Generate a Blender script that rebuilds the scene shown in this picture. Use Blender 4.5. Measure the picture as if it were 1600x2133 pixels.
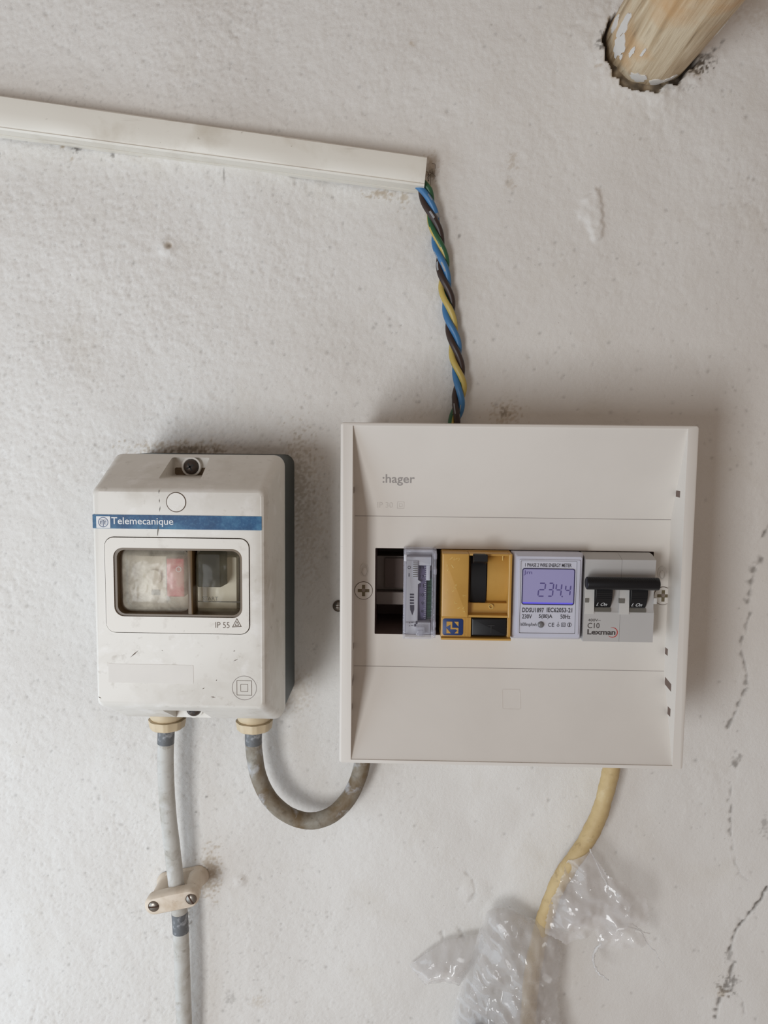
import bpy, bmesh, math, random
import numpy as np
from mathutils import Vector, Matrix, noise

for o in list(bpy.data.objects): bpy.data.objects.remove(o)
SC = bpy.context.scene
COL = SC.collection
random.seed(4)
RNG = np.random.default_rng(7)

# ------------------------------------------------------------------ camera
# All lengths below are millimetres: x to the right, z up, d out of the wall
# (d = 0 is the wall face).  The camera stands 470 mm in front of the wall.
IW, IH, FPX, DC = 1600., 2133., 1602., 470.
PITCH, YAW, ROLL = [math.radians(a) for a in (5.445, 1.373, 0.581)]
_fw = Vector((-math.sin(YAW)*math.cos(PITCH), math.cos(YAW)*math.cos(PITCH), -math.sin(PITCH)))
_rt = Vector((math.cos(YAW), math.sin(YAW), 0))
_up = _rt.cross(_fw)
_r2 = _rt*math.cos(ROLL) + _up*math.sin(ROLL)
_u2 = -_rt*math.sin(ROLL) + _up*math.cos(ROLL)
cd = bpy.data.cameras.new('camera')
cam = bpy.data.objects.new('camera', cd); COL.objects.link(cam)
M = Matrix((( _r2.x, _u2.x, -_fw.x, 0), (_r2.y, _u2.y, -_fw.y, -DC*.001), (_r2.z, _u2.z, -_fw.z, 0), (0, 0, 0, 1)))
cam.matrix_world = M
cd.sensor_fit = 'HORIZONTAL'; cd.sensor_width = 36.0
cd.lens = 36.0*FPX/IW
cd.clip_start = 0.01; cd.clip_end = 20
SC.camera = cam

def P(px, py, d=0.):
    """point of the plane d mm in front of the wall that the photo shows at (px, py)"""
    v = _fw*FPX + _r2*(px-IW/2) + _u2*(IH/2-py)
    t = (DC-d)/v.y
    return (v.x*t, v.z*t)
def PX(px, py, d): return P(px, py, d)[0]
def PZ(px, py, d): return P(px, py, d)[1]
def RC(x0, y0, x1, y1, d):
    """pixel rectangle -> (x0, x1, z0, z1) on plane d"""
    cx, cy = (x0+x1)/2, (y0+y1)/2
    return (P(x0, cy, d)[0], P(x1, cy, d)[0], P(cx, y1, d)[1], P(cx, y0, d)[1])

# ------------------------------------------------------------------ light
w = bpy.data.worlds.new('world'); SC.world = w; w.use_nodes = True
bg = w.node_tree.nodes['Background']
bg.inputs[0].default_value = (1.0, 0.83, 0.72, 1); bg.inputs[1].default_value = 0.23
def area(name, loc, target, sx, sy, power, col):
    l = bpy.data.lights.new(name, 'AREA'); l.shape = 'RECTANGLE'; l.size = sx; l.size_y = sy
    l.energy = power; l.color = col
    o = bpy.data.objects.new(name, l); COL.objects.link(o)
    o.location = loc
    o.rotation_euler = (Vector(target)-Vector(loc)).to_track_quat('-Z', 'Y').to_euler()
    return o
area('doorway_daylight', (-0.50, -1.03, -0.33), (-.10, 0, -.05), 0.28, 0.50, 5.3, (0.92, 0.96, 1.0))
area('side_fill_light', (-0.80, -0.36, -0.44), (-.22, 0, -.14), 0.75, 0.85, 3.7, (0.68, 0.84, 1.0))  # added bluish fill for the left-hand gradient, no window known there
SC.view_settings.view_transform = 'Standard'
SC.view_settings.look = 'None'
SC.view_settings.gamma = 1.0
SC.view_settings.use_curve_mapping = False
SC.view_settings.exposure = 0.22

# ------------------------------------------------------------------ materials
def srgb(r, g, b):
    f = lambda c: (c/255/12.92) if c/255 <= .04045 else ((c/255+.055)/1.055)**2.4
    return (f(r), f(g), f(b), 1)
MATS = {}
class N:
    def __init__(s, name):
        s.m = bpy.data.materials.new(name); s.m.use_nodes = True
        s.t = s.m.node_tree; s.b = s.t.nodes['Principled BSDF']; s.out = s.t.nodes['Material Output']
        s.tc = s.t.nodes.new('ShaderNodeTexCoord')
    def new(s, k): return s.t.nodes.new(k)
    def link(s, a, b): s.t.links.new(a, b)
    def noise(s, scale, detail=4, rough=.55, stretch=None, dist=0.):
        n = s.new('ShaderNodeTexNoise'); n.inputs['Scale'].default_value = scale
        n.inputs['Detail'].default_value = detail; n.inputs['Roughness'].default_value = rough
        n.inputs['Distortion'].default_value = dist
        if stretch:
            mp = s.new('ShaderNodeMapping'); mp.inputs['Scale'].default_value = stretch
            s.link(s.tc.outputs['Object'], mp.inputs['Vector']); s.link(mp.outputs[0], n.inputs['Vector'])
        else: s.link(s.tc.outputs['Object'], n.inputs['Vector'])
        return n.outputs['Fac']
    def ramp(s, src, stops):
        r = s.new('ShaderNodeValToRGB'); e = r.color_ramp.elements
        while len(e) < len(stops): e.new(.5)
        for i, (p, c) in enumerate(stops):
            e[i].position = p; e[i].color = c if hasattr(c, '__len__') else (c, c, c, 1)
        s.link(src, r.inputs[0]); return r.outputs[0]
    def mix(s, fac, a, b, mode='MIX'):
        x = s.new('ShaderNodeMix'); x.data_type = 'RGBA'; x.blend_type = mode
        for sock, v in ((x.inputs[0], fac), (x.inputs[6], a), (x.inputs[7], b)):
            if isinstance(v, bpy.types.NodeSocket): s.link(v, sock)
            else: sock.default_value = v
        return x.outputs[2]
    def math(s, op, a, b):
        x = s.new('ShaderNodeMath'); x.operation = op
        for sock, v in ((x.inputs[0], a), (x.inputs[1], b)):
            if isinstance(v, bpy.types.NodeSocket): s.link(v, sock)
            else: sock.default_value = v
        return x.outputs[0]
    def bump(s, src, strength, dist=.0005):
        b = s.new('ShaderNodeBump'); b.inputs['Strength'].default_value = strength
        b.inputs['Distance'].default_value = dist
        s.link(src, b.inputs['Height']); s.link(b.outputs[0], s.b.inputs['Normal'])
    def color(s, c):
        if isinstance(c, bpy.types.NodeSocket): s.link(c, s.b.inputs['Base Color'])
        else: s.b.inputs['Base Color'].default_value = c
    def rough(s, r):
        if isinstance(r, bpy.types.NodeSocket): s.link(r, s.b.inputs['Roughness'])
        else: s.b.inputs['Roughness'].default_value = r

def plain(name, c, rough=.45, spec=.5, metal=0., var=0.06, vscale=60, bump=0., bscale=900):
    n = N(name); c2 = tuple(min(1, x*(1-var*2.2)) for x in c[:3])+(1,)
    n.color(n.mix(n.noise(vscale, 5), c, c2)); n.rough(rough)
    n.b.inputs['Metallic'].default_value = metal; n.b.inputs['Specular IOR Level'].default_value = spec
    if bump: n.bump(n.noise(bscale, 3), bump, .0002)
    MATS[name] = n.m; return n.m
def stained(name, c, spots, rough=.45, spec=.5, bump=.1, bscale=600):
    """base colour with several layers of wear: (colour, noise scale, low, high, amount, stretch)"""
    n = N(name); col = c
    for (sc, scale, lo, hi, amt, st) in spots:
        f = n.ramp(n.noise(scale, 6, .6, st, .3), [(lo, 0.), (hi, amt)])
        col = n.mix(f, col, sc)
    n.color(col); n.rough(rough); n.b.inputs['Specular IOR Level'].default_value = spec
    if bump: n.bump(n.noise(bscale, 4), bump, .0003)
    MATS[name] = n.m; return n.m
def clear(name, tint, alpha, rough=.12, noisy=None, spec=.6):
    """thin clear plastic: part of the light passes straight through, the rest meets a glossy skin"""
    n = N(name); n.color(tint); n.rough(rough); n.b.inputs['Specular IOR Level'].default_value = spec
    tr = n.new('ShaderNodeBsdfTransparent'); mx = n.new('ShaderNodeMixShader')
    if noisy:
        f = n.ramp(n.noise(noisy[0], 6, .6, None, .4), [(noisy[1], noisy[3]), (noisy[2], noisy[4])])
        n.link(f, mx.inputs[0])
    else: mx.inputs[0].default_value = alpha
    n.link(tr.outputs[0], mx.inputs[1]); n.link(n.b.outputs[0], mx.inputs[2])
    n.link(mx.outputs[0], n.out.inputs['Surface'])
    MATS[name] = n.m; return n.m

def wall_material():
    n = N('painted_plaster')
    a = n.new('ShaderNodeAttribute'); a.attribute_name = 'dark'
    b = n.new('ShaderNodeAttribute'); b.attribute_name = 'stain_shade'
    base = n.mix(n.noise(9, 4), srgb(230, 227, 222), srgb(220, 216, 210))
    base = n.mix(n.ramp(n.noise(28, 5), [(.56, 0.), (.75, .22)]), base, srgb(205, 196, 180))
    specks = n.ramp(n.noise(420, 3, .6), [(.70, 0.), (.78, .38)])
    base = n.mix(specks, base, srgb(140, 130, 120))
    base = n.mix(b.outputs['Fac'], base, n.mix(n.noise(300, 4), srgb(150, 124, 92), srgb(196, 180, 152)))
    base = n.mix(a.outputs['Fac'], base, n.mix(n.noise(260, 4), srgb(52, 45, 38), srgb(88, 74, 58)))
    n.color(base); n.rough(.62); n.b.inputs['Specular IOR Level'].default_value = .28
    n.bump(n.math('ADD', n.noise(620, 5, .62), n.math('MULTIPLY', n.noise(1700, 3), .4)), .42, .0005)
    return n.m
WALL = wall_material()
def wood_material():
    n = N('weathered_wood')
    g = n.noise(1., 8, .62, (170, 9, 170), .6)
    col = n.ramp(g, [(.28, srgb(124, 104, 80)), (.45, srgb(190, 168, 136)), (.6, srgb(218, 202, 174)), (.78, srgb(164, 140, 110))])
    col = n.mix(n.ramp(n.noise(28, 3), [(.47, 0.), (.68, .65)]), col, srgb(202, 156, 102))
    col = n.mix(n.ramp(n.noise(1., 6, .7, (420, 14, 420), .4), [(.62, 0.), (.72, .55)]), col, srgb(92, 72, 50))
    n.color(col); n.rough(.7); n.bump(n.noise(1., 8, .65, (300, 10, 300)), .7, .001)
    return n.m
WOOD = wood_material()
cream = srgb(224, 220, 212)
plain('paint_flake', srgb(226, 223, 218), .55)
stained('trunking_plastic', srgb(226, 221, 210), [(srgb(176, 162, 138), 26, .52, .78, .55, None), (srgb(150, 140, 124), 1., .60, .78, .5, (14, 200, 160)), (srgb(120, 104, 80), 240, .68, .76, .6, None)], .42, .4, .08)
plain('dark_brown', srgb(88, 74, 60), .9)
plain('blue_insulation', srgb(64, 122, 172), .4, .5, 0, .12, 120)
plain('brown_insulation', srgb(58, 42, 36), .42, .5, 0, .1, 120)
plain('earth_yellow', srgb(196, 172, 92), .42, .5, 0, .08, 120)
plain('earth_green', srgb(44, 96, 62), .42, .5, 0, .08, 120)
plain('paint_smear', srgb(168, 170, 172), .55, .4, 0, .2, 300)
stained('starter_plastic', srgb(222, 218, 210), [(srgb(190, 182, 168), 34, .50, .72, .5, None), (srgb(160, 150, 134), 150, .60, .74, .45, None), (srgb(234, 231, 226), 60, .55, .65, .6, None), (srgb(172, 160, 142), 18, .56, .74, .35, None)], .36, .3, .03, 260)
plain('starter_back', srgb(56, 66, 66), .5, .4, 0, .2, 90)
stained('bezel_plastic', srgb(220, 215, 206), [(srgb(168, 158, 144), 90, .56, .74, .55, None), (srgb(120, 104, 84), 200, .68, .76, .5, None)], .34, .3, .02, 220)
plain('groove_dirt', srgb(92, 74, 58), .8)
plain('amber_rubber', srgb(108, 84, 50), .4, .5, 0, .25, 90)
clear('cloudy_pane', srgb(222, 214, 196), .5, .2, (110, .34, .66, .3, .6), .35)
clear('yellowed_pane', srgb(214, 202, 168), .42, .12, (60, .3, .7, .05, .13))
def film_material():
    n = N('label_blue')
    c = n.ramp(n.noise(30, 6, .6), [(.34, srgb(16, 48, 88)), (.5, srgb(34, 82, 122)), (.68, srgb(86, 142, 172))])
    c = n.mix(n.ramp(n.noise(700, 4), [(.5, 0.), (.7, .22)]), c, srgb(104, 152, 180))  # pale speckle: reflected glints and wear painted into the blue
    n.color(c); n.rough(.36); n.b.inputs['Specular IOR Level'].default_value = .2; n.bump(n.noise(700, 3), .1, .0002); MATS['label_blue'] = n.m
film_material()
plain('label_white', srgb(222, 222, 222), .4)
plain('logo_navy', srgb(34, 66, 112), .4)
plain('dark_metal', srgb(92, 82, 76), .35, .5, .6, .2, 300)
plain('pocket_dirt', srgb(140, 120, 96), .7, .4, 0, .3, 300)
plain('old_tape', srgb(224, 219, 211), .4, .3)
plain('rusty_steel', srgb(168, 160, 150), .35, .5, .8, .25, 300)
plain('rust_slot', srgb(70, 44, 26), .8)
plain('gland_cream', srgb(220, 200, 166), .45, .5, 0, .12, 120)
plain('button_red', srgb(206, 28, 70), .4)
plain('button_black', srgb(10, 10, 12), .6, .2)
plain('black_plastic', srgb(20, 20, 23), .42, .35, 0, .1, 200)
plain('deep_black', srgb(22, 19, 19), .6)
plain('device_grey', srgb(238, 230, 206), .5)
plain('slot_grey', srgb(110, 106, 98), .6)
stained('cable_grey', srgb(198, 196, 190), [(srgb(150, 140, 122), 60, .46, .72, .75, None), (srgb(120, 106, 84), 160, .58, .74, .6, None), (srgb(222, 222, 224), 45, .56, .68, .7, None)], .55, .35, .2)
stained('cable_dirty', srgb(150, 144, 132), [(srgb(106, 86, 58), 38, .38, .58, .9, None), (srgb(196, 198, 202), 70, .55, .68, .75, None), (srgb(84, 76, 64), 220, .56, .72, .6, None)], .55, .35, .25)
stained('cable_bare', srgb(104, 106, 108), [(srgb(170, 172, 176), 190, .5, .64, .8, None), (srgb(50, 54, 60), 260, .56, .7, .6, None)], .5, .4, .2)
stained('cable_beige', srgb(196, 172, 126), [(srgb(176, 148, 100), 60, .46, .7, .7, None), (srgb(112, 88, 58), 130, .60, .74, .6, None), (srgb(212, 196, 160), 80, .58, .7, .5, None)], .55, .35, .25)
stained('clip_plastic', srgb(220, 206, 188), [(srgb(176, 150, 116), 60, .48, .7, .65, None), (srgb(108, 84, 58), 170, .62, .76, .6, None)], .5, .4, .1)
stained('panel_white', srgb(218, 212, 204), [(srgb(210, 204, 196), 14, .4, .7, .6, None), (srgb(150, 140, 130), 330, .745, .77, .5, None)], .42, .35, .012, 2200)
plain('panel_seam', srgb(150, 142, 136), .7)
plain('panel_emboss', srgb(211, 205, 197), .45)
plain('brand_grey', srgb(158, 152, 148), .5)
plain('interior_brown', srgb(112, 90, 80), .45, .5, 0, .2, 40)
plain('interior_grey', srgb(148, 134, 124), .5, .4, 0, .1, 40)
plain('cross_olive', srgb(112, 100, 74), .6)
plain('timer_white', srgb(206, 206, 214), .4)
plain('timer_dial', srgb(112, 104, 134), .35, .5, 0, .12, 60)
plain('timer_ink', srgb(62, 56, 72), .5)
plain('dial_ink', srgb(36, 24, 52), .5)
plain('dial_white', srgb(206, 206, 216), .4)
plain('tappet_green', srgb(34, 84, 52), .4, .5, 0, .2, 200)
clear('clear_case', srgb(120, 120, 130), .07, .04)
clear('clear_edge', srgb(205, 205, 218), .30, .07)
stained('ochre_plastic', srgb(194, 150, 76), [(srgb(172, 128, 56), 24, .4, .7, .6, None)], .36, .45, .04)
plain('ochre_scratch', srgb(222, 192, 116), .5)
plain('emblem_blue', srgb(22, 52, 108), .4)
plain('meter_white', srgb(200, 200, 212), .38)
plain('meter_plate', srgb(205, 205, 216), .32)
plain('ink', srgb(44, 42, 50), .5)
plain('lcd_ink', srgb(92, 84, 138), .4)
plain('lcd_frame', srgb(48, 44, 84), .4)
def lcd_material():
    n = N('lcd_screen'); n.color(srgb(146, 142, 176)); n.rough(.2)
    n.b.inputs['Emission Color'].default_value = srgb(160, 154, 214); n.b.inputs['Emission Strength'].default_value = .09
    MATS['lcd_screen'] = n.m
    n = N('lcd_glow'); n.color(srgb(90, 84, 190)); n.rough(.2)
    n.b.inputs['Emission Color'].default_value = srgb(110, 100, 255); n.b.inputs['Emission Strength'].default_value = .3
    MATS['lcd_glow'] = n.m
lcd_material()
plain('led_grey', srgb(120, 118, 120), .18)
plain('breaker_grey', srgb(184, 181, 178), .45, .4, 0, .03)
plain('breaker_light', srgb(198, 195, 190), .42, .4, 0, .03)
plain('breaker_ink', srgb(74, 68, 66), .5)
plain('lexman_red', srgb(186, 58, 52), .5)
plain('connector_navy', srgb(44, 46, 62), .35)
clear('bag_film', srgb(218, 214, 210), .3, .06, (24, .3, .75, .26, .46), 1.0)
clear('flap_film', srgb(224, 220, 217), .3, .06, (30, .3, .75, .22, .48), 1.0)
clear('bag_fold', srgb(232, 230, 228), .5, .1)

# ------------------------------------------------------------------ mesh helpers
S = .001
def V(x, z, d): return Vector((x*S, -d*S, z*S))
def rr(x0, x1, z0, z1, r, n=5):
    r = max(0.001, min(r, (x1-x0)/2-.001, (z1-z0)/2-.001)); pts = []
    for (cx, cz, a0) in ((x1-r, z1-r, 0), (x0+r, z1-r, 90), (x0+r, z0+r, 180), (x1-r, z0+r, 270)):
        for i in range(n):
            a = math.radians(a0+90*i/(n-1)); pts.append((cx+r*math.cos(a), cz+r*math.sin(a)))
    return pts
def circ(cx, cz, r, n=24, rz=None):
    return [(cx+r*math.cos(2*math.pi*i/n), cz+(rz or r)*math.sin(2*math.pi*i/n)) for i in range(n)]
class B:
    def __init__(s): s.bm = bmesh.new()
    def loft(s, loops, cap0=True, cap1=True):
        rings = [[s.bm.verts.new(V(p[0], p[1], p[2] if len(p) > 2 else d)) for p in poly] for poly, d in loops]
        n = len(rings[0])
        for a, b in zip(rings, rings[1:]):
            for i in range(n):
                j = (i+1) % n
                try: s.bm.faces.new((a[i], a[j], b[j], b[i]))
                except ValueError: pass
        if cap0: s.bm.faces.new(rings[0][::-1])
        if cap1: s.bm.faces.new(rings[-1])
        return s
    def prism(s, poly, d0, d1): return s.loft([(poly, d0), (poly, d1)])
    def rbox(s, x0, x1, z0, z1, d0, d1, r=0.01, bev=0., n=5):
        L = [(rr(x0, x1, z0, z1, r, n), d0)]
        if bev > 0:
            L += [(rr(x0, x1, z0, z1, r, n), d1-bev),
                  (rr(x0+bev*.3, x1-bev*.3, z0+bev*.3, z1-bev*.3, max(r-bev*.3, .01), n), d1-bev*.3),
                  (rr(x0+bev, x1-bev, z0+bev, z1-bev, max(r-bev, .01), n), d1)]
        else: L.append((rr(x0, x1, z0, z1, r, n), d1))
        return s.loft(L)
    def ring(s, outer, inner, d0, d1):
        """flat frame between two outlines with the same number of points"""
        n = len(outer); mk = lambda poly, d: [s.bm.verts.new(V(p[0], p[1], d)) for p in poly]
        a, b, c, e = mk(outer, d0), mk(outer, d1), mk(inner, d1), mk(inner, d0)
        for u, v in ((a, b), (b, c), (c, e), (e, a)):
            for i in range(n):
                j = (i+1) % n; s.bm.faces.new((u[i], u[j], v[j], v[i]))
        return s
    def xprism(s, poly, x0, x1):
        """poly in (z, d), extruded along x"""
        a = [s.bm.verts.new(V(x0, z, d)) for z, d in poly]; b = [s.bm.verts.new(V(x1, z, d)) for z, d in poly]
        n = len(poly)
        for i in range(n): s.bm.faces.new((a[i], a[(i+1) % n], b[(i+1) % n], b[i]))
        s.bm.faces.new(a[::-1]); s.bm.faces.new(b); return s
    def tube(s, path, rad, n=16, caps=True, mats=None):
        """path of (x, z, d); rad a number or a list"""
        pts = [Vector(p) for p in path]; m = len(pts)
        R = rad if hasattr(rad, '__len__') else [rad]*m
        t0 = (pts[1]-pts[0]).normalized()
        nv = t0.orthogonal().normalized(); rings = []
        for i, p in enumerate(pts):
            t = (pts[min(i+1, m-1)]-pts[max(i-1, 0)]).normalized()
            nv = (nv-t*nv.dot(t)).normalized(); bv = t.cross(nv)
            ring = []
            for k in range(n):
                a = 2*math.pi*k/n; q = p+(nv*math.cos(a)+bv*math.sin(a))*R[i]
                ring.append(s.bm.verts.new(V(*q)))
            rings.append(ring)
        for i, (a, b) in enumerate(zip(rings, rings[1:])):
            for k in range(n):
                j = (k+1) % n; f = s.bm.faces.new((a[k], a[j], b[j], b[k]))
                if mats: f.material_index = mats(i, k)
        if caps: s.bm.faces.new(rings[0][::-1]); s.bm.faces.new(rings[-1])
        return s
    def bevel(s, off, seg=2, ang=30):
        es = [e for e in s.bm.edges if len(e.link_faces) == 2 and e.calc_face_angle(0) > math.radians(ang)]
        bmesh.ops.bevel(s.bm, geom=es, offset=off*S, segments=seg, affect='EDGES', profile=.5, clamp_overlap=True)
        return s
    def done(s, name, mat, parent=None, ang=35, recalc=True):
        if recalc: bmesh.ops.recalc_face_normals(s.bm, faces=s.bm.faces[:])
        me = bpy.data.meshes.new(name); s.bm.to_mesh(me); s.bm.free()
        return link(name, me, mat, parent, ang)
def link(name, me, mat, parent=None, ang=35):
    for m in (mat if isinstance(mat, (list, tuple)) else [mat]):
        me.materials.append(MATS[m] if isinstance(m, str) else m)
    if len(me.polygons):
        me.polygons.foreach_set('use_smooth', [True]*len(me.polygons)); me.set_sharp_from_angle(angle=math.radians(ang))
    o = bpy.data.objects.new(name, me); COL.objects.link(o); o.parent = parent
    return o
def cut(o, *builders):
    tmp = []
    for b in builders:
        bmesh.ops.recalc_face_normals(b.bm, faces=b.bm.faces[:])
        me = bpy.data.meshes.new('cutter'); b.bm.to_mesh(me); b.bm.free()
        c = bpy.data.objects.new('cutter', me); COL.objects.link(c); tmp.append(c)
        m = o.modifiers.new('cut', 'BOOLEAN'); m.operation = 'DIFFERENCE'; m.solver = 'EXACT'; m.object = c
    par = o.parent; o.parent = None
    dg = bpy.context.evaluated_depsgraph_get(); dg.update()
    me = bpy.data.meshes.new_from_object(o.evaluated_get(dg)); old = o.data
    o.modifiers.clear(); o.data = me; me.name = o.name; bpy.data.meshes.remove(old)
    me.polygons.foreach_set('use_smooth', [True]*len(me.polygons)); me.set_sharp_from_angle(angle=math.radians(30))
    for c in tmp: d = c.data; bpy.data.objects.remove(c); bpy.data.meshes.remove(d)
    o.parent = par; return o
def tag(o, label, cat, group=None):
    o['label'] = label; o['category'] = cat
    if group: o['group'] = group
    return o
ROOTS = {}
def thing(name, label, cat, base, group=None):
    o = bpy.data.objects.new(name, None); COL.objects.link(o); o.empty_display_size = .01
    ROOTS[o] = V(*base); return tag(o, label, cat, group)
def spline(pts, k=8):
    pts = [Vector(p) for p in pts]; out = []
    for i in range(len(pts)-1):
        p0, p1, p2, p3 = pts[max(i-1, 0)], pts[i], pts[i+1], pts[min(i+2, len(pts)-1)]
        for j in range(k):
            t = j/k
            out.append(.5*((2*p1)+(-p0+p2)*t+(2*p0-5*p1+4*p2-p3)*t*t+(-p0+3*p1-3*p2+p3)*t**3))
    out.append(pts[-1]); return out
def pix_path(pts, k=8): return spline([P(x, y, d)+(d,) for x, y, d in pts], k)
def text(s, rect, d, mat, parent, name='lettering', ext=.12, bold=0., shear=0.):
    """rect = (x0, x1, z0, z1): the words are fitted to that box, facing the room"""
    cu = bpy.data.curves.new('t', 'FONT'); cu.body = s; cu.size = 1; cu.offset = bold; cu.shear = shear
    cu.resolution_u = 3; cu.extrude = .01
    o = bpy.data.objects.new('t', cu); COL.objects.link(o)
    dg = bpy.context.evaluated_depsgraph_get(); dg.update()
    me = bpy.data.meshes.new_from_object(o.evaluated_get(dg))
    bpy.data.objects.remove(o); bpy.data.curves.remove(cu)
    n = len(me.vertices); co = np.empty(n*3); me.vertices.foreach_get('co', co); co = co.reshape(-1, 3)
    lo, hi = co.min(0), co.max(0); x0, x1, z0, z1 = rect
    u = (co[:, 0]-lo[0])/(hi[0]-lo[0]); v = (co[:, 1]-lo[1])/(hi[1]-lo[1]); q = (co[:, 2]-lo[2])/(hi[2]-lo[2])
    new = np.stack([(x0+u*(x1-x0)), -(d-.02+q*ext), z0+v*(z1-z0)], 1)*S
    me.vertices.foreach_set('co', new.ravel()); me.update(); me.name = name; me.materials.clear()
    return link(name, me, mat, parent)
def tpx(s, x0, y0, x1, y1, d, mat, parent, **k): return text(s, RC(x0, y0, x1, y1, d), d, mat, parent, **k)

# ------------------------------------------------------------------ the wall
def band_noise(shape, step, lmin, lmax, seed, aniso=(1, 1), ang=0.):
    g = np.random.default_rng(seed).standard_normal(shape); F = np.fft.rfft2(g)
    fz = np.fft.fftfreq(shape[0], step)[:, None]; fx = np.fft.rfftfreq(shape[1], step)[None, :]
    c, s_ = math.cos(ang), math.sin(ang); u = (fx*c+fz*s_)*aniso[0]; v = (-fx*s_+fz*c)*aniso[1]
    f = np.sqrt(u*u+v*v)+1e-9
    H = np.exp(-(np.log(f*math.sqrt(lmin*lmax))/ (0.5*math.log(lmax/lmin)+.12))**2)
    r = np.fft.irfft2(F*H, s=shape); return r/r.std()
BEAM = P(1361.6, 81.4, 0); BEAM_R = 25.4
def build_wall():
    st = .88
    xs = np.arange(-370, 352, st); zs = np.arange(-490, 392, st)
    X, Z = np.meshgrid(xs, zs); sh = X.shape
    low = band_noise(sh, st, 90, 260, 1); mid = band_noise(sh, st, 18, 60, 2)
    br1 = band_noise(sh, st, 2.6, 6.5, 3, (1.7, .8), math.radians(40)); br2 = band_noise(sh, st, 2.4, 5, 4)
    msk = band_noise(sh, st, 60, 160, 5)
    nn = band_noise(sh, st, 2, 7, 8); nm = band_noise(sh, st, 5, 16, 9)
    left = np.clip((60-X)/200, 0, 1); top = np.clip((Z+140)/260, 0, 1)
    amp = .035+.15*np.clip(left*.55+top*.55+msk*.12, 0, 1.2)
    pit = lambda n, t: np.clip(n-t, 0, 3)
    br3 = band_noise(sh, st, 1.8, 4.5, 6, (2.1, .7), math.radians(55)); br4 = band_noise(sh, st, 8, 20, 12)
    H = .9*low+.06*mid+amp*(.35*br1+.25*br2-1.05*pit(br3, .6)-.8*pit(br2*.7+br4*.6, .9)+.5*br4)
    
    dark = .10*np.clip(pit(br3, 1.1)*left, 0, 1); stain_shade = np.zeros(sh)
    def sub(x, z, r):
        i0, i1 = np.searchsorted(zs, [z-r, z+r]); j0, j1 = np.searchsorted(xs, [x-r, x+r])
        return slice(i0, i1), slice(j0, j1)
    # pores left by the brush, denser on the left and above the panel
    rng = np.random.default_rng(11)
    for _ in range(9000):
        x, z = rng.uniform(-364, 346), rng.uniform(-484, 386)
        dens = .16+.5*max(0, min(1, (20-x)/160))+.35*(abs(z-25) < 45)+.2*(z > 100)
        if rng.random() > dens: continue
        r = rng.uniform(.5, 1.15); q = sub(x, z, 4*r); e = rng.uniform(.5, 1); a = rng.uniform(0, 3)
        dx, dz = X[q]-x, Z[q]-z; u = dx*math.cos(a)+dz*math.sin(a); v = (-dx*math.sin(a)+dz*math.cos(a))/e
        g = np.exp(-(u*u+v*v)/(r*r)); H[q] -= g*rng.uniform(.1, .4); dark[q] = np.maximum(dark[q], g*rng.uniform(.05, .36))
    # soft stains and one painted corner shade: px, py, rx, ry (mm), strength, which
    def blot(px, py, rx, ry, s, which, jag=.5):
        x, z = P(px, py, 0); q = sub(x, z, 3.2*max(rx, ry)); f = np.hypot((X[q]-x)/rx, (Z[q]-z)/ry)+jag*.5*nn[q]+.2*nm[q]
        g = np.clip(1.35-f, 0, 1)*s; t = dark if which else stain_shade; t[q] = np.maximum(t[q], np.clip(g, 0, s))
    for a in ((622, 1000, 9, 22, .4, 0, 1.), (640, 1090, 8, 26, .3, 0, 1.), (380, 936, 22, 4, .6, 0, .9), (620, 1010, 5, 16, .16, 1, 1.4), (390, 940, 12, 2.5, .5, 1, .9),
              (620, 1440, 7, 10, .3, 0, 1.), (1055, 862, 6, 5, .5, 0, 1.2), (1050, 860, 2, 2, .4, 1, 1.2), (858, 92, 1.6, 1.4, .5, 0, .6),
              (128, 302, 1.8, 1.8, .8, 0, .5), (158, 304, 2.3, 2.6, .75, 1, .7), (148, 330, 1.2, 1.2, .7, 0, .5), (235, 322, 1.2, 1.4, .6, 1, .4), (52, 288, 1., 1.6, .6, 1, .4),
              (468, 362, .6, 4.5, .5, 1, .4), (295, 323, 1.4, 1.2, .5, 0, .4), (800, 402, 8, 2.2, .65, 0, .9), (842, 412, 2.2, 4, .6, 0, .8), (898, 350, 3.2, 6, .55, 0, .9), (902, 362, 2, 3, .5, 1, .8),
              (1068, 335, 2.2, 4, .35, 0, .8), (1062, 385, 2.5, 3, .3, 0, .8), (440, 1815, 5, 12, .6, 0, .9), (420, 1850, 6, 5, .45, 0, .9), (385, 1905, 3, 8, .5, 0, .7), (392, 1920, 1.5, 6, .45, 1, .8),
              (540, 2085, 5, 3, .3, 0, .9), (475, 2082, 1.5, 2, .3, 1, .5), (480, 2078, 3, 3, .25, 1, 1.), (430, 1660, .9, .9, .6, 1, .2), (408, 1692, .8, .8, .5, 1, .2), (307, 1770, .9, .9, .5, 1, .2),
              (1258, 90, 2.6, 4, .7, 1, 1.), (1250, 99, 2, 1.6, .7, 1, .8), (1262, 100, 1.6, 1.6, .6, 1, .8), (1246, 138, 2.2, 1, .5, 0, .5), (1456, 135, 5, 4, .9, 1, 1.1), (1470, 122, 6, 1.6, .6, 1, 1.), (1448, 145, 4, 3, .6, 0, 1.1), (1454, 157, 1.5, 1, .6, 0, .4),
              (1585, 10, 14, 9, .25, 0, .8), (1400, 182, 9, 1.3, .25, 1, 1.2), (1530, 1592, 2.2, 3.4, .55, 1, .5), (1541, 1578, 1.6, 3, .4, 1, .5), (1519, 1990, 2.4, 3, .4, 1, .6), (1530, 2004, 1.2, 1.2, .7, 1, .3),  # first entry paints the pole's shade into the top right corner
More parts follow.
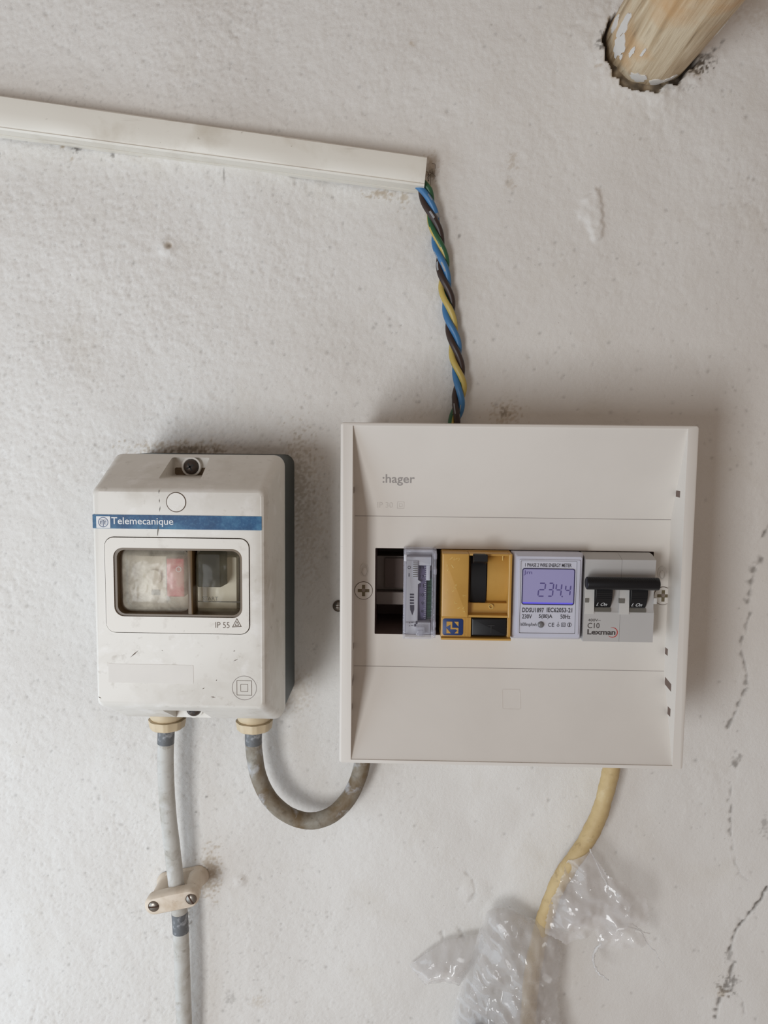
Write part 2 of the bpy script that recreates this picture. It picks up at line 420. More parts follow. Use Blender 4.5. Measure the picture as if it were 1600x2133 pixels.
              (1512, 2056, 4, 4.5, .62, 1, .9), (1525, 2040, 3, 4, .6, 1, .8), (1505, 2066, 3, 3, .5, 0, .8), (1594, 1720, 2, 5, .35, 1, .8), (956, 493, .8, 1.3, .55, 1, .3)): blot(*a)
    # cracks: carved grooves with dirt in them
    def crack(pts, wd, dep, s):
        c = np.array([P(x, y, 0) for x, y in pts]); lo = c.min(0)-6; hi = c.max(0)+6
        i0, i1 = np.searchsorted(zs, [lo[1], hi[1]]); j0, j1 = np.searchsorted(xs, [lo[0], hi[0]]); q = (slice(i0, i1), slice(j0, j1))
        xx = X[q]+nm[q]*.35; zz = Z[q]+nn[q]*.25; best = np.full(xx.shape, 99.)
        for a, b in zip(c, c[1:]):
            ab = b-a; t = np.clip(((xx-a[0])*ab[0]+(zz-a[1])*ab[1])/(ab@ab), 0, 1)
            best = np.minimum(best, np.hypot(xx-a[0]-t*ab[0], zz-a[1]-t*ab[1]))
        wv = wd*np.clip(1+.55*nm[q], .25, 2); g = np.exp(-(best/wv)**2)
        H[q] -= g*dep; dark[q] = np.maximum(dark[q], g*s*np.clip(.75+.35*nm[q], .1, 1))
    for pts, wd, dep, s in (
        ([(1602, 1096), (1596, 1106), (1589, 1118)], .9, .5, .7), ([(1590, 1164), (1574, 1180), (1568, 1205), (1561, 1236), (1561, 1256)], 1.1, .5, .6),
        ([(1566, 1279), (1557, 1300), (1555, 1318), (1545, 1338), (1547, 1364), (1556, 1394), (1558, 1425)], .75, .5, .55), ([(1558, 1434), (1545, 1450), (1535, 1478), (1522, 1505), (1518, 1514)], .85, .5, .6),
        ([(1521, 1630), (1524, 1650), (1519, 1668)], .6, .4, .5), ([(1526, 1682), (1524, 1708), (1524, 1742)], .6, .4, .55), ([(1527, 1755), (1534, 1800), (1546, 1826)], .5, .3, .25), ([(1540, 1820), (1560, 1836)], .5, .3, .25),
        ([(1598, 1846), (1585, 1872), (1560, 1904), (1535, 1936), (1525, 1960), (1520, 1986)], .75, .6, .85), ([(1527, 2008), (1521, 2026), (1517, 2044), (1503, 2068), (1495, 2100), (1492, 2122)], .8, .5, .7), ([(1530, 2060), (1546, 2085), (1549, 2110)], .5, .3, .35),
        ([(1425, 120), (1452, 118), (1478, 112), (1500, 94)], .7, .7, .7), ([(1480, 112), (1502, 92), (1512, 80)], .5, .6, .5), ([(972, 1820), (985, 1835), (990, 1865), (984, 1880)], .9, .4, .18), ([(960, 1940), (968, 1962)], .8, .4, .25), ([(920, 1940), (923, 1955)], .8, .4, .25)): crack(pts, wd, dep, s)
    # old plugs, blobs and a knocked-out chip
    def dome(px, py, r, h, hole=0., hd=0.):
        x, z = P(px, py, 0); q = sub(x, z, 3*r); f = np.hypot(X[q]-x, Z[q]-z); H[q] += h*np.exp(-(f/r)**4)
        if hole: g = np.exp(-(f/hole)**4); H[q] -= hd*g; stain_shade[q] = np.maximum(stain_shade[q], .6*g); dark[q] = np.maximum(dark[q], .7*np.exp(-(f/(hole*.45))**2))
    dome(347, 516, 5, 1.6); dome(352, 511, 3., .4, 2.1, 2.2); dome(501, 1833, 3.8, 1.3); dome(505, 1828, 1.4, .6, .6, .6)
    dome(150, 1990, 12, .6); dome(1030, 1700, 14, .7); dome(990, 1860, 9, .8); dome(1090, 1790, 10, .5)
    chip = np.array([P(*p, 0) for p in ((1240, 388), (1252, 395), (1252, 420), (1259, 450), (1257, 500), (1235, 500), (1218, 470), (1200, 436), (1212, 412), (1232, 400))])
    lo, hi = chip.min(0)-6, chip.max(0)+6; i0, i1 = np.searchsorted(zs, [lo[1], hi[1]]); j0, j1 = np.searchsorted(xs, [lo[0], hi[0]]); q = (slice(i0, i1), slice(j0, j1))
    xx, zz = X[q]+.5*nm[q], Z[q]+.5*nm[q]; ins = np.zeros(xx.shape, bool); dist = np.full(xx.shape, 99.)
    for a, b in zip(chip, np.roll(chip, -1, 0)):
        c_ = ((a[1] > zz) != (b[1] > zz)) & (xx < (b[0]-a[0])*(zz-a[1])/(b[1]-a[1]+1e-9)+a[0]); ins ^= c_
        ab = b-a; t = np.clip(((xx-a[0])*ab[0]+(zz-a[1])*ab[1])/(ab@ab), 0, 1); dist = np.minimum(dist, np.hypot(xx-a[0]-t*ab[0], zz-a[1]-t*ab[1]))
    H[q] += np.where(ins, np.clip(dist*.9, 0, 1.5)*np.clip((xx-chip[:, 0].min())/11+.25, 0, 1)+.12*nm[q], 0)
    # the hole the beam is let into
    rho = np.hypot(X-BEAM[0], Z-BEAM[1]); th = np.arctan2(Z-BEAM[1], X-BEAM[0])
    gap = 1.6+3.4*np.exp(-((th+2.25)/.42)**2)+1.8*np.exp(-((th+1.6)/.3)**2)+1.1*np.exp(-((th+.75)/.35)**2)+1.3*np.exp(-((np.abs(th)-3.0)/.3)**2)
    nl = band_noise(sh, st, 9, 26, 14); edge = BEAM_R+gap+.9*nl+.3*nm; deep = -1.5-9*np.exp(-((np.abs(th)-2.95)/.35)**2)-8*np.exp(-((th+.55)/.38)**2)+.3*nm
    H = np.where(rho < edge, deep, H+1.5*np.exp(-((rho-edge)/9)**2)*(.7+.25*mid)+.12*nm*np.exp(-((rho-edge)/16)**2))
    dark = np.where(rho < edge, np.where(np.abs(th+2.0) < .85, np.clip(.62+.2*nm, .2, .9), .97), dark); stain_shade = np.where((rho < edge) & (np.abs(th+2.0) < .85), .95, stain_shade)
    rim = np.clip(1-(rho-edge)/1.6, 0, 1)*(rho >= edge); stain_shade = np.maximum(stain_shade, rim*.75*(np.clip(nm, 0, 1)))
    # embed the fine patch in a wider coarse wall
    ext = [1100, 800, 600, 500, 430, 390]
    xa = np.concatenate([-np.array(ext), xs, [370, 410, 480, 620, 850, 1100]]); za = np.concatenate([[-1300, -1000, -800, -650, -570, -520], zs, [410, 450, 540, 660, 820, 1000]])
    ax = np.clip(np.minimum(xs-xs[0], xs[-1]-xs)/45, 0, 1)[None, :]*np.clip(np.minimum(zs-zs[0], zs[-1]-zs)/45, 0, 1)[:, None]
    HH = np.zeros((len(za), len(xa))); DD = HH.copy(); SS = HH.copy(); s_ = (slice(6, 6+len(zs)), slice(6, 6+len(xs)))
    HH[s_] = H*ax; DD[s_] = dark*ax; SS[s_] = stain_shade*ax
    XX, ZZ = np.meshgrid(xa, za); co = np.stack([XX, -HH, ZZ], 2).reshape(-1, 3)*S
    ny, nx = XX.shape; idx = np.arange(ny*nx).reshape(ny, nx)
    fc = np.stack([idx[:-1, :-1], idx[:-1, 1:], idx[1:, 1:], idx[1:, :-1]], 2).reshape(-1, 4)
    me = bpy.data.meshes.new('wall_back'); me.vertices.add(len(co)); me.vertices.foreach_set('co', co.ravel())
    me.loops.add(fc.size); me.loops.foreach_set('vertex_index', fc.ravel().astype(np.int32))
    me.polygons.add(len(fc)); me.polygons.foreach_set('loop_start', np.arange(0, fc.size, 4, dtype=np.int32)); me.polygons.foreach_set('loop_total', np.full(len(fc), 4, dtype=np.int32))
    me.update(calc_edges=True); me.polygons.foreach_set('use_smooth', np.ones(len(fc), bool))
    for nme, arr in (('dark', DD), ('stain_shade', SS)):
        at = me.attributes.new(nme, 'FLOAT', 'POINT'); at.data.foreach_set('value', np.clip(arr, 0, 1).ravel().astype(np.float32))
    me.materials.append(WALL)
    o = bpy.data.objects.new('wall_back', me); COL.objects.link(o); o['kind'] = 'structure'
    o['label'] = 'rough white painted plaster wall with pores and cracks'
build_wall()

# ------------------------------------------------------------------ roof pole
def build_beam():
    t = thing('wooden_pole', 'weathered round wooden pole with peeling white paint jutting from the wall', 'beam', (BEAM[0], BEAM[1], 0))
    b = B(); n = 72; ds = [-12, -6, 0, 3, 7, 12, 18, 26, 36, 50, 70, 100, 150, 220, 320, 430]
    def rad(th, d):
        return BEAM_R*(1+.018*math.sin(3*th+1)+.012*math.sin(5*th+d*.02)+.008*math.sin(9*th+2))*(1+.0003*d) - 1.1*max(0, 1-max(d, 0)/9)*max(0, math.cos(th+2.2))
    def pt(th, d, e=0.):
        r = rad(th, d)+e; return (BEAM[0]+.045*d+r*math.cos(th), BEAM[1]+.0*d+r*math.sin(th), d)
    b.loft([([pt(2*math.pi*k/n, d) for k in range(n)], d) for d in ds])
    b.done('pole_wood', WOOD, t, 60)
    rg = random.Random(3)
    def flake(th0, d0, wth, wd, seed):
        rg = random.Random(seed); m = 22; out = []
        for k in range(m):
            a = 2*math.pi*k/m; q = .72+.4*rg.random(); out.append((th0+wth*q*math.cos(a), max(d0+wd*q*math.sin(a), -2)))
        bb = B(); lo = [pt(a, d, -.2) for a, d in out]; hi = [pt(a, d, .45) for a, d in out]
        bb.loft([(lo, 0), (hi, 0)], cap0=False, cap1=False)
        c = bb.bm.verts.new(V(*pt(th0, d0, .5))); bb.bm.verts.ensure_lookup_table(); vs = bb.bm.verts[m:2*m]
        for k in range(m): bb.bm.faces.new((vs[k], vs[(k+1) % m], c))
        bb.done('paint_flake', 'paint_flake', t, 60)
    for a in ((-2.75, 12, .2, 11, 1), (-2.95, 24, .14, 12, 2), (-1.95, 6, .2, 5.5, 3), (-1.5, 3.5, .22, 4, 4), (-1.2, 3.2, .18, 3.4, 5), (-.62, 42, .1, 9, 6), (-.5, 52, .07, 7, 7), (-2.4, 22, .05, 6, 8), (-2.55, 9, .04, 3, 9), (-.45, 70, .08, 10, 10), (3.0, 9, .12, 8, 12), (-2.2, 30, .03, 5, 13)): flake(*a)
build_beam()

# ------------------------------------------------------------------ cable trunking
def build_trunking():
    t = thing('cable_trunking', 'sloping white plastic cable trunking with grimy lid and open right end', 'trunking', P(885, 400, 0)+(0,))
    D = 14.
    def line(p, q, ext):   # from right end point to left, extended
        a = Vector(P(*p, D)); c = Vector(P(*q, D)); return a, c+(c-a).normalized()*ext
    ar, al = line((890, 325), (0, 197), 120); br, bl = line((884, 387), (0, 269), 120)
    n = 60; loops = []
    rg = random.Random(8)
    prof = lambda a, c, s: None
    b = B(); rings = []
    for i in range(n+1):
        f = i/n; top = ar.lerp(al, f); bot = br.lerp(bl, f)
        if i == 0: top, bot = ar.copy(), br.copy()
        up = (top-bot).normalized(); w_ = .22*math.sin(f*23)+.12*math.sin(f*57)
        o = [(top, 0, 0), (top, 0, D-1.2+w_*.3), (top-up*1.0, 0, D+w_), (top.lerp(bot, .5), 0, D+.5+w_*1.4), (bot+up*2.6, 0, D+w_), (bot+up*1.6, 0, D-.5), (bot+up*1., 0, D-.1), (bot, 0, D-1.1), (bot, 0, D-9.), (bot+up*1.4, 0, D-9.), (bot+up*1.4, 0, D-2), (top-up*1.4, 0, D-1.8), (top-up*1.4, 0, .5), (top-up*.7, 0, 0)]
        rings.append(([(p.x, p.y, d) for p, _, d in o], 0))
    b.loft(rings); b.done('lid', 'trunking_plastic', t, 40)
    b = B(); rings = []
    for i in range(n+1):
        f = i/n; top = ar.lerp(al, f); bot = br.lerp(bl, f); up = (top-bot).normalized(); e = .35*math.sin(f*40)
        o = [(top-up*1.6, .3), (bot-up*(.5+e*.4), .3), (bot-up*(.5+e*.4), 4.6), (bot+up*1.0, 4.6), (bot+up*1.0, 1.6), (top-up*1.6, 1.6)]
        rings.append(([(p.x, p.y, d) for p, d in o], 0))
    b.loft(rings); b.done('base_tray', 'trunking_plastic', t, 40)
    for k in range(7):
        x, y = rg.uniform(888, 900), rg.uniform(332, 372); a = P(x, y, 2)+(2,); m = P(x+rg.uniform(2, 9), y+rg.uniform(-6, 12), 5)+(5,); e = P(x+rg.uniform(0, 14), y+rg.uniform(0, 22), 1.5)+(1.5,)
        B().tube(spline([a, m, e], 10), .13, 5).done('cobweb_thread', 'dark_brown', t)
build_trunking()

# ------------------------------------------------------------------ twisted wires
def build_wires():
    ax = pix_path([(866, 372, 6.5), (884, 398, 6.5), (898, 440, 6.5), (911, 490, 6.5), (921, 540, 6.5), (927, 590, 6.5), (935, 640, 6.5), (942, 690, 6.5), (950, 740, 6.5), (957, 790, 6.5), (956, 830, 6.5), (948, 872, 6.5), (944, 895, 6.5)], 22)
    zf = P(921, 505, 6.5)[1]; pitch = 37.5; r0, hr = 1.95, 2.25
    defs = [('earth_wire', 0., 'thin green and yellow striped wire twisted with the blue and brown ones', ['earth_yellow', 'earth_green']),
            ('blue_wire', .31, 'light blue wire of the twisted trio dropping from the white trunking', ['blue_insulation', 'paint_smear']),
            ('brown_wire', .64, 'dark brown wire twisted together with the blue and striped wires', ['brown_insulation', 'paint_smear'])]
    for nme, ph, lab, ms in defs:
        path = []
        for i, p in enumerate(ax):
            f = i/(len(ax)-1); spread = 1+.5*math.exp(-((f-.03)/.06)**2)+.12*math.sin(f*19+ph*9)
            a = 2*math.pi*((zf-p.y)/pitch-ph)          # 0 = in front, moving right as it goes down
            path.append((p.x+hr*spread*math.sin(a), p.y, p.z+hr*.85*math.cos(a)))
        n = 20; rg = random.Random(5); sm = [(rg.uniform(0, len(ax)), rg.randint(2, 5), rg.randint(0, n), rg.randint(1, 2)) for _ in range(16)]
        if nme == 'earth_wire': f_ = lambda i, k: int(((k+i*.055) % n) < n*.46)
        else:
            def f_(i, k):
                if 26 < i < 72 and nme == 'blue_wire' and noise.noise(Vector((i*.07, k*.4, 3))) > .18: return 1
                return int(any(abs(i-c) < l and ((k-k0) % n) < kw for c, l, k0, kw in sm))
        tag(B().tube(path, [r0]*len(path), n, True, f_).done(nme, ms, None, 50), lab, 'wire', 'twisted wires above the white panel')
build_wires()

# ------------------------------------------------------------------ motor starter enclosure
FD = 84.
def build_starter():
    t = thing('motor_starter_enclosure', 'grimy off-white motor starter box with blue label strip and cloudy window', 'electrical box', (-113.5, -158, 0))
    x0, x1, z0, z1 = -161., -66., -159.6, -9.8      # outline at the rim
    fx0, fx1, fz0, fz1 = -158., -70., -140., -27.2   # front face
    B().rbox(x0+.6, x1-.4, z0+.6, z1-.3, 0.5, 41, 6, 0).done('back_box', 'starter_back', t)
    b = B()
    L = [(rr(x0, x1, z0, z1, 6, 7), 41), (rr(x0, x1, z0, z1, 6, 7), 46.5), (rr(x0+.5, x1-.5, z0+.6, z1-.6, 5.6, 7), 48)]
    for f in (.25, .5, .75): L.append((rr(x0+.5+(fx0-x0-.9)*f, x1-.5+(fx1-x1+.9)*f, z0+.6+(fz0-z0-2.2)*f, z1-.6+(fz1-z1+2.2)*f, 5.6-1.5*f, 7), 48+33*f))
    L += [(rr(fx0-.4, fx1+.4, fz0-1.3, fz1+1.3, 3.6, 7), 81.6), (rr(fx0+.3, fx1-.3, fz0-.35, fz1+.35, 3.2, 7), 83.2), (rr(fx0+1.4, fx1-1.4, fz0+.9, fz1-.9, 2.6, 7), FD)]
    b.loft(L); cover = b.done('cover', 'starter_plastic', t, 22)
    # window opening, screw pockets, bezel groove
    wr = RC(238, 1142, 505, 1285, FD); br = RC(221, 1121, 519, 1318, FD)
    c1 = B().prism(rr(wr[0], wr[1], wr[2], wr[3], 5, 7), 58, 90)
    c2 = B().ring(rr(br[0]-.45, br[1]+.45, br[2]-.45, br[3]+.45, 5, 7), rr(br[0], br[1], br[2], br[3], 4.6, 7), 82.8, 86)
    c3 = B().loft([(rr(-126.5, -106, -21.2, -11.4, .8), 47), (rr(-127.5, -104.5, -22.5, -11.2, .8), 90)])
    c4 = B().loft([(rr(-127.5, -107, -165, -147.4, 1.2), 47), (rr(-128.2, -106, -165, -146.2, 1.2), 90)])
    cut(cover, c1, c2, c3, c4)
    B().ring(rr(br[0]-.5, br[1]+.5, br[2]-.5, br[3]+.5, 5, 7), rr(br[0]+.05, br[1]-.05, br[2]+.05, br[3]-.05, 4.6, 7), 82.7, 83.0).done('bezel_groove', 'groove_dirt', t)
    bz = B()
    bz.ring(rr(br[0], br[1], br[2], br[3], 4.6, 9), rr(wr[0], wr[1], wr[2], wr[3], 5, 9), FD-.5, FD+.65).bevel(.22, 2)
    bz = bz.done('bezel', 'bezel_plastic', t, 40)
    tpx('IP 55', 449, 1296, 478, 1308, FD+.65, 'groove_dirt', bz, bold=-.012)
    tri = [P(x, y, FD) for x, y in ((484, 1306), (504, 1305), (494, 1287))]; cx, cz = np.mean(tri, 0)
    B().ring(tri, [(cx+(x-cx)*.8, cz+(z-cz)*.8) for x, z in tri], FD+.6, FD+.74).done('warning_triangle', 'groove_dirt', bz)
    tri2 = [(cx+(x-cx)*.45, cz+(z-cz)*.5) for x, z in tri]; B().ring(tri2, [(cx+(x-cx)*.28, cz+(z-cz)*.32) for x, z in tri], FD+.6, FD+.74).done('warning_triangle', 'groove_dirt', bz)
    # amber rubber gasket lining the opening and the bar between the panes
    B().ring(rr(wr[0]+.02, wr[1]-.02, wr[2]+.02, wr[3]-.02, 5, 9), rr(wr[0]+1.5, wr[1]-1.2, wr[2]+1.2, wr[3]-1.2, 4.2, 9), 66, FD-.2).done('window_gasket', 'amber_rubber', t)
    bx = RC(391, 1142, 402, 1285, FD-1)
    B().rbox(bx[0], bx[1], wr[2]+.3, wr[3]-.3, 74, FD-.6, .6, .6).done('window_bar', 'amber_rubber', t)
    def pane(name, x0, x1, z0, z1, h, mat, seed):
        rg = np.random.default_rng(seed); nx, nz = 46, 40; bb = B(); vs = []
        for j in range(nz+1):
            row = []
            for i in range(nx+1):
                u, v = i/nx*2-1, j/nz*2-1; e = max(abs(u), abs(v))
                # superellipse corners
                k = (abs(u)**7+abs(v)**7)**(1/7); q = (e/k if k > 0 else 1)
                x = (x0+x1)/2+u*q*(x1-x0)/2; z = (z0+z1)/2+v*q*(z1-z0)/2
                wv = noise.noise(Vector((x*.16, z*.16, seed)))*.5+noise.noise(Vector((x*.5, z*.5, seed+4)))*.2+noise.noise(Vector((x*1.3, z*1.1, seed+9)))*.09
                d = FD-5.5+h*(1-e**6)+wv*(.7 if seed == 1 else .18)*(1-e**4)
                row.append(bb.bm.verts.new(V(x, z, d)))
            vs.append(row)
        for j in range(nz):
            for i in range(nx): bb.bm.faces.new((vs[j][i], vs[j][i+1], vs[j+1][i+1], vs[j+1][i]))
        return bb.done(name, mat, t, 80)
    pane('pane', wr[0]+1.2, bx[0]+.1, wr[2]+1.1, wr[3]-1.1, 3.6, 'cloudy_pane', 1)
    pane('pane', bx[1]-.1, wr[1]-1.0, wr[2]+1.1, wr[3]-1.1, 4.2, 'yellowed_pane', 2)
    # screws
    def screw(cx, cz, d):
        sc = B().loft([(circ(cx, cz, 4.1), d-3), (circ(cx, cz, 4.1), d), (circ(cx, cz, 3.6), d+1.1), (circ(cx, cz, 2.2), d+1.9)]).done('screw', 'dark_metal', t, 40)
        for k in range(4):
            a = k*math.pi/2+.5; ux, uz = math.cos(a), math.sin(a); pp = [(cx+ux*r-uz*s_, cz+uz*r+ux*s_) for r, s_ in ((0, -.45), (2.3, -.45), (2.3, .45), (0, .45))]
            B().prism(pp, d+.5, d+1.98).done('cross_slot', 'deep_black', sc)
        B().ring(circ(cx, cz, 5.3, 32), circ(cx, cz, 4.3, 32), 46.8, d-.6).bevel(.3).done('screw_boss', 'starter_plastic', t, 40)
    screw(-116.4, -16.4, 50.2); screw(-116.8, -153.4, 50.2)
    dirt = B().prism(rr(-126.2, -106.4, -21.0, -17, 1), 46.9, 47.1).done('pocket_grime', 'pocket_dirt', t)
    # knock-out ring, double insulation sign, tape remnant
    cx, cz = P(367, 1046, FD)
    B().ring(circ(cx, cz, 5.15, 40), circ(cx, cz, 4.75, 40), FD-.1, FD+.06).done('knockout_ring', 'groove_dirt', t)
    B().prism(circ(cx, cz, 4.7, 40), FD-.2, FD+.28).bevel(.15).done('knockout_disc', 'starter_plastic', t)
    cx, cz = P(509, 1433, FD)
    B().ring(circ(cx, cz, 6.5, 40), circ(cx, cz, 6.2, 40), FD-.1, FD+.05).done('mark_ring', 'panel_seam', t)
    for h_, w_ in ((3.95, .22), (1.95, .18)): B().ring(rr(cx-h_, cx+h_, cz-h_, cz+h_, .1, 2), rr(cx-h_+w_, cx+h_-w_, cz-h_+w_, cz+h_-w_, .1, 2), FD-.1, FD+.07).done('insulation_mark', 'groove_dirt', t)
    tr = RC(226, 1384, 403, 1423, FD); B().rbox(tr[0], tr[1], tr[2], tr[3], FD-.05, FD+.12, .6).done('tape_strip', 'old_tape', t)
    rg = random.Random(12)
    for (x, y, a, l) in ((331, 1024, 90, 2.4), (332, 1043, 90, 2.2), (333, 1060, 80, 3), (329, 1105, 83, 5.5), (491, 1375, 25, 3), (488, 1356, 10, 1), (424, 1434, 30, 1.6), (280, 1362, 42, 6), (444, 1452, -5, 2.5), (208, 1453, -30, 1.8), (451, 1417, 70, .9), (338, 1355, 0, .5)):
        p = P(x, y, FD); ux, uz = math.cos(math.radians(a)), math.sin(math.radians(a)); w_ = .16+.12*rg.random()
        pp = [(p[0]-ux*l/2, p[1]-uz*l/2), (p[0]+uz*w_, p[1]-ux*w_), (p[0]+ux*l/2, p[1]+uz*l/2), (p[0]-uz*w_, p[1]+ux*w_)]
        B().prism(pp, FD-.05, FD+.05 if not 1071 < y < 1108 else FD+.34).done('scratch', 'slot_grey' if y < 1300 else 'groove_dirt', t)
    # the label strip
    lr = RC(192, 1072, 546, 1104, FD); strip = B().rbox(lr[0]+.3, lr[1]-.2, lr[2]+.35, lr[3]-.35, FD-.1, FD+.2, .3).done('label_strip', 'label_blue', t)
    q = RC(201, 1074, 230, 1101, FD); B().rbox(q[0], q[1], q[2]+.3, q[3]-.3, FD+.1, FD+.28, .2).done('logo_square', 'label_white', strip)
    cx, cz = (q[0]+q[1])/2, (q[2]+q[3])/2; h_ = FD+.34
    B().ring(circ(cx, cz, 2.6, 32), circ(cx, cz, 2.25, 32), FD+.2, h_).done('logo_ring', 'logo_navy', strip)
    em = B()
    for (a, b_, c, e) in ((-1.55, 1.55, .95, 1.25), (-.18, .18, -2.1, 1.2), (-1.6, -1.3, -1.0, .45), (-1.6, -.45, .2, .5), (-1.6, -.45, -.42, -.16), (-1.6, -.45, -1.05, -.78), (.45, 1.6, .2, .5), (.45, 1.6, -.42, -.16), (.45, 1.6, -1.05, -.78), (.45, .72, -1.0, .45)): em.rbox(cx+a, cx+b_, cz+c, cz+e, FD+.2, h_, .02, 0, 2)
    em.done('logo_letters', 'logo_navy', strip)
    tpx('Telemecanique', 232, 1078, 361, 1097, FD+.22, 'label_white', strip, bold=.008)
    # cable glands under the box
    for (px, ) in ((349,), (530,)):
        gx = P(px, 1514, 21)[0]; gd = 21.
        def ring_(r, z, m=24, ph=0.): return [(gx+r*math.cos(2*math.pi*k/m+ph), z, gd+r*math.sin(2*math.pi*k/m+ph)) for k in range(m)]
        g = B().loft([(ring_(10.6, -159.2), 0), (ring_(10.6, -167), 0), (ring_(9.9, -169.2), 0), (ring_(8.6, -170.6), 0), (ring_(8.4, -172), 0)]).done('cable_gland', 'gland_cream', t, 40)
        def oct_(r, z):
            o = []
            for k in range(8):
                for s_ in (-.30, -.24, .24, .30):
                    a = 2*math.pi*k/8+s_+.2; rr_ = r*math.cos(0.39)/math.cos(min(abs(s_), .39)) if abs(s_) < .29 else r*.955
                    o.append((gx+rr_*math.cos(a), z, gd+rr_*math.sin(a)))
            return o
        B().loft([(oct_(10.6, -169.8), 0), (oct_(11.7, -170.1), 0), (oct_(11.4, -172.2), 0), (oct_(10.9, -175.0), 0), (oct_(10.2, -175.6), 0), (ring_(5.4, -175.8, 32), 0)]).done('gland_nut', 'gland_cream', g, 9)
build_starter()

def build_starter_switch():
    t = thing('motor_starter_switch', 'pale switch with red and black push buttons behind the cloudy window', 'switch', (-118, -98, 58))
    a = RC(240, 1150, 506, 1280, 62); B().rbox(a[0]+1.5, a[1]-3, a[2]+2, a[3]-2, 58.5, 64, .8, .4).done('switch_body', 'device_grey', t)
    r = RC(349, 1162, 386, 1242, 72); bt = B().rbox(r[0], r[1], r[2], r[3], 64, 74, .6, .8).done('stop_button', 'button_red', t)
    c = P(372, 1186, 74); B().ring(circ(*c, 1.5, 20), circ(*c, 1.1, 20), 73.9, 74.2).done('stop_mark', 'label_white', bt)
    r = RC(410, 1150, 464, 1224, 74)
    B().loft([(rr(r[0], r[1], r[2], r[3], .6), 64), (rr(r[0]+.6, r[1]-.6, r[2]+.4, r[3]-.4, .6), 75), (rr(r[0]+1.2, r[1]-1.2, r[2]+1, r[3]-1, .6), 76)]).done('start_button', 'button_black', t)
    tpx('START', 421, 1243, 454, 1251, 64, 'slot_grey', t)
    r = RC(406, 1254, 500, 1256, 66); B().rbox(*r, 63.9, 64.3).done('body_seam', 'slot_grey', t)
    r = RC(313, 1230, 331, 1241, 66); B().rbox(*r, 63.9, 64.3, .3).done('test_slot', 'slot_grey', t)
    c = P(320, 1203, 66); B().prism(circ(*c, 4, 28), 63.9, 66).bevel(.4).done('setting_dial', 'device_grey', t)
    r = RC(346, 1160, 349, 1255, 66); B().rbox(*r, 63.9, 66, .2).done('button_rib', 'slot_grey', t)
build_starter_switch()
def seat_switch():
    # the switch sits a little further forward, right behind the panes
    for o in bpy.data.objects:
        r = o
        while r.parent: r = r.parent
        if o.type == 'MESH' and r.name == 'motor_starter_switch':
            for v in o.data.vertices: v.co.x *= .989; v.co.z *= .989; v.co.y -= .0042
seat_switch()

# ------------------------------------------------------------------ grey cables
def cable(name, pts, r, mat, label, wob=0., k=10, group=None):
    path = pix_path(pts, k); rg = random.Random(len(pts)); m = len(path)
    ph = [rg.uniform(0, 6) for _ in range(4)]
    rad = [r*(1+wob*(.6*math.sin(i*.31+ph[0])+.5*math.sin(i*.77+ph[1])+.4*math.sin(i*1.9+ph[2]))) for i in range(m)]
    o = B().tube(path, rad, 20).done(name, mat, None, 60); tag(o, label, 'cable', group); return o, path
GZ = -169.
o, path = cable('supply_cable', [(349, 1500, 21), (346, 1530, 21), (345, 1600, 20), (350, 1690, 18), (359, 1770, 16.5), (366, 1830, 15.5), (374, 1900, 15), (378, 1970, 15), (381, 2060, 14), (384, 2140, 13), (388, 2260, 12), (392, 2440, 12), (394, 2620, 12)], 4.95, 'cable_grey', 'straight whitish grey cable running down through the plastic clip', .01, 10, 'grey round cables')
B().tube(path[7:14], 5.06, 20).done('bare_patch', 'cable_bare', o, 60)
B().tube(path[60:67], 5.06, 20).done('bare_patch', 'cable_bare', o, 60)
o, path = cable('loop_cable', [(530, 1500, 21), (528, 1530, 21), (530, 1570, 20.5), (539, 1618, 20), (562, 1664, 19), (600, 1697, 18), (645, 1710, 17), (688, 1699, 16), (722, 1668, 15), (743, 1630, 14), (754, 1592, 14), (758, 1545, 14), (760, 1480, 14)], 5.0, 'cable_dirty', 'dirty brownish cable bent in a U between the two boxes', .012, 10, 'grey round cables')
B().tube(path[7:16], 5.12, 20).done('bare_patch', 'cable_bare', o, 60)
cable('beige_cable', [(1290, 1485, 12), (1282, 1560, 12), (1273, 1605, 12), (1262, 1650, 13), (1247, 1700, 13), (1218, 1757, 14), (1184, 1806, 15), (1160, 1846, 14), (1143, 1890, 12), (1130, 1930, 9), (1118, 1980, 8), (1106, 2050, 8), (1100, 2140, 9), (1098, 2240, 9)], 5.1, 'cable_beige', 'yellowed beige cable leading from the white panel into the plastic bag', .05)

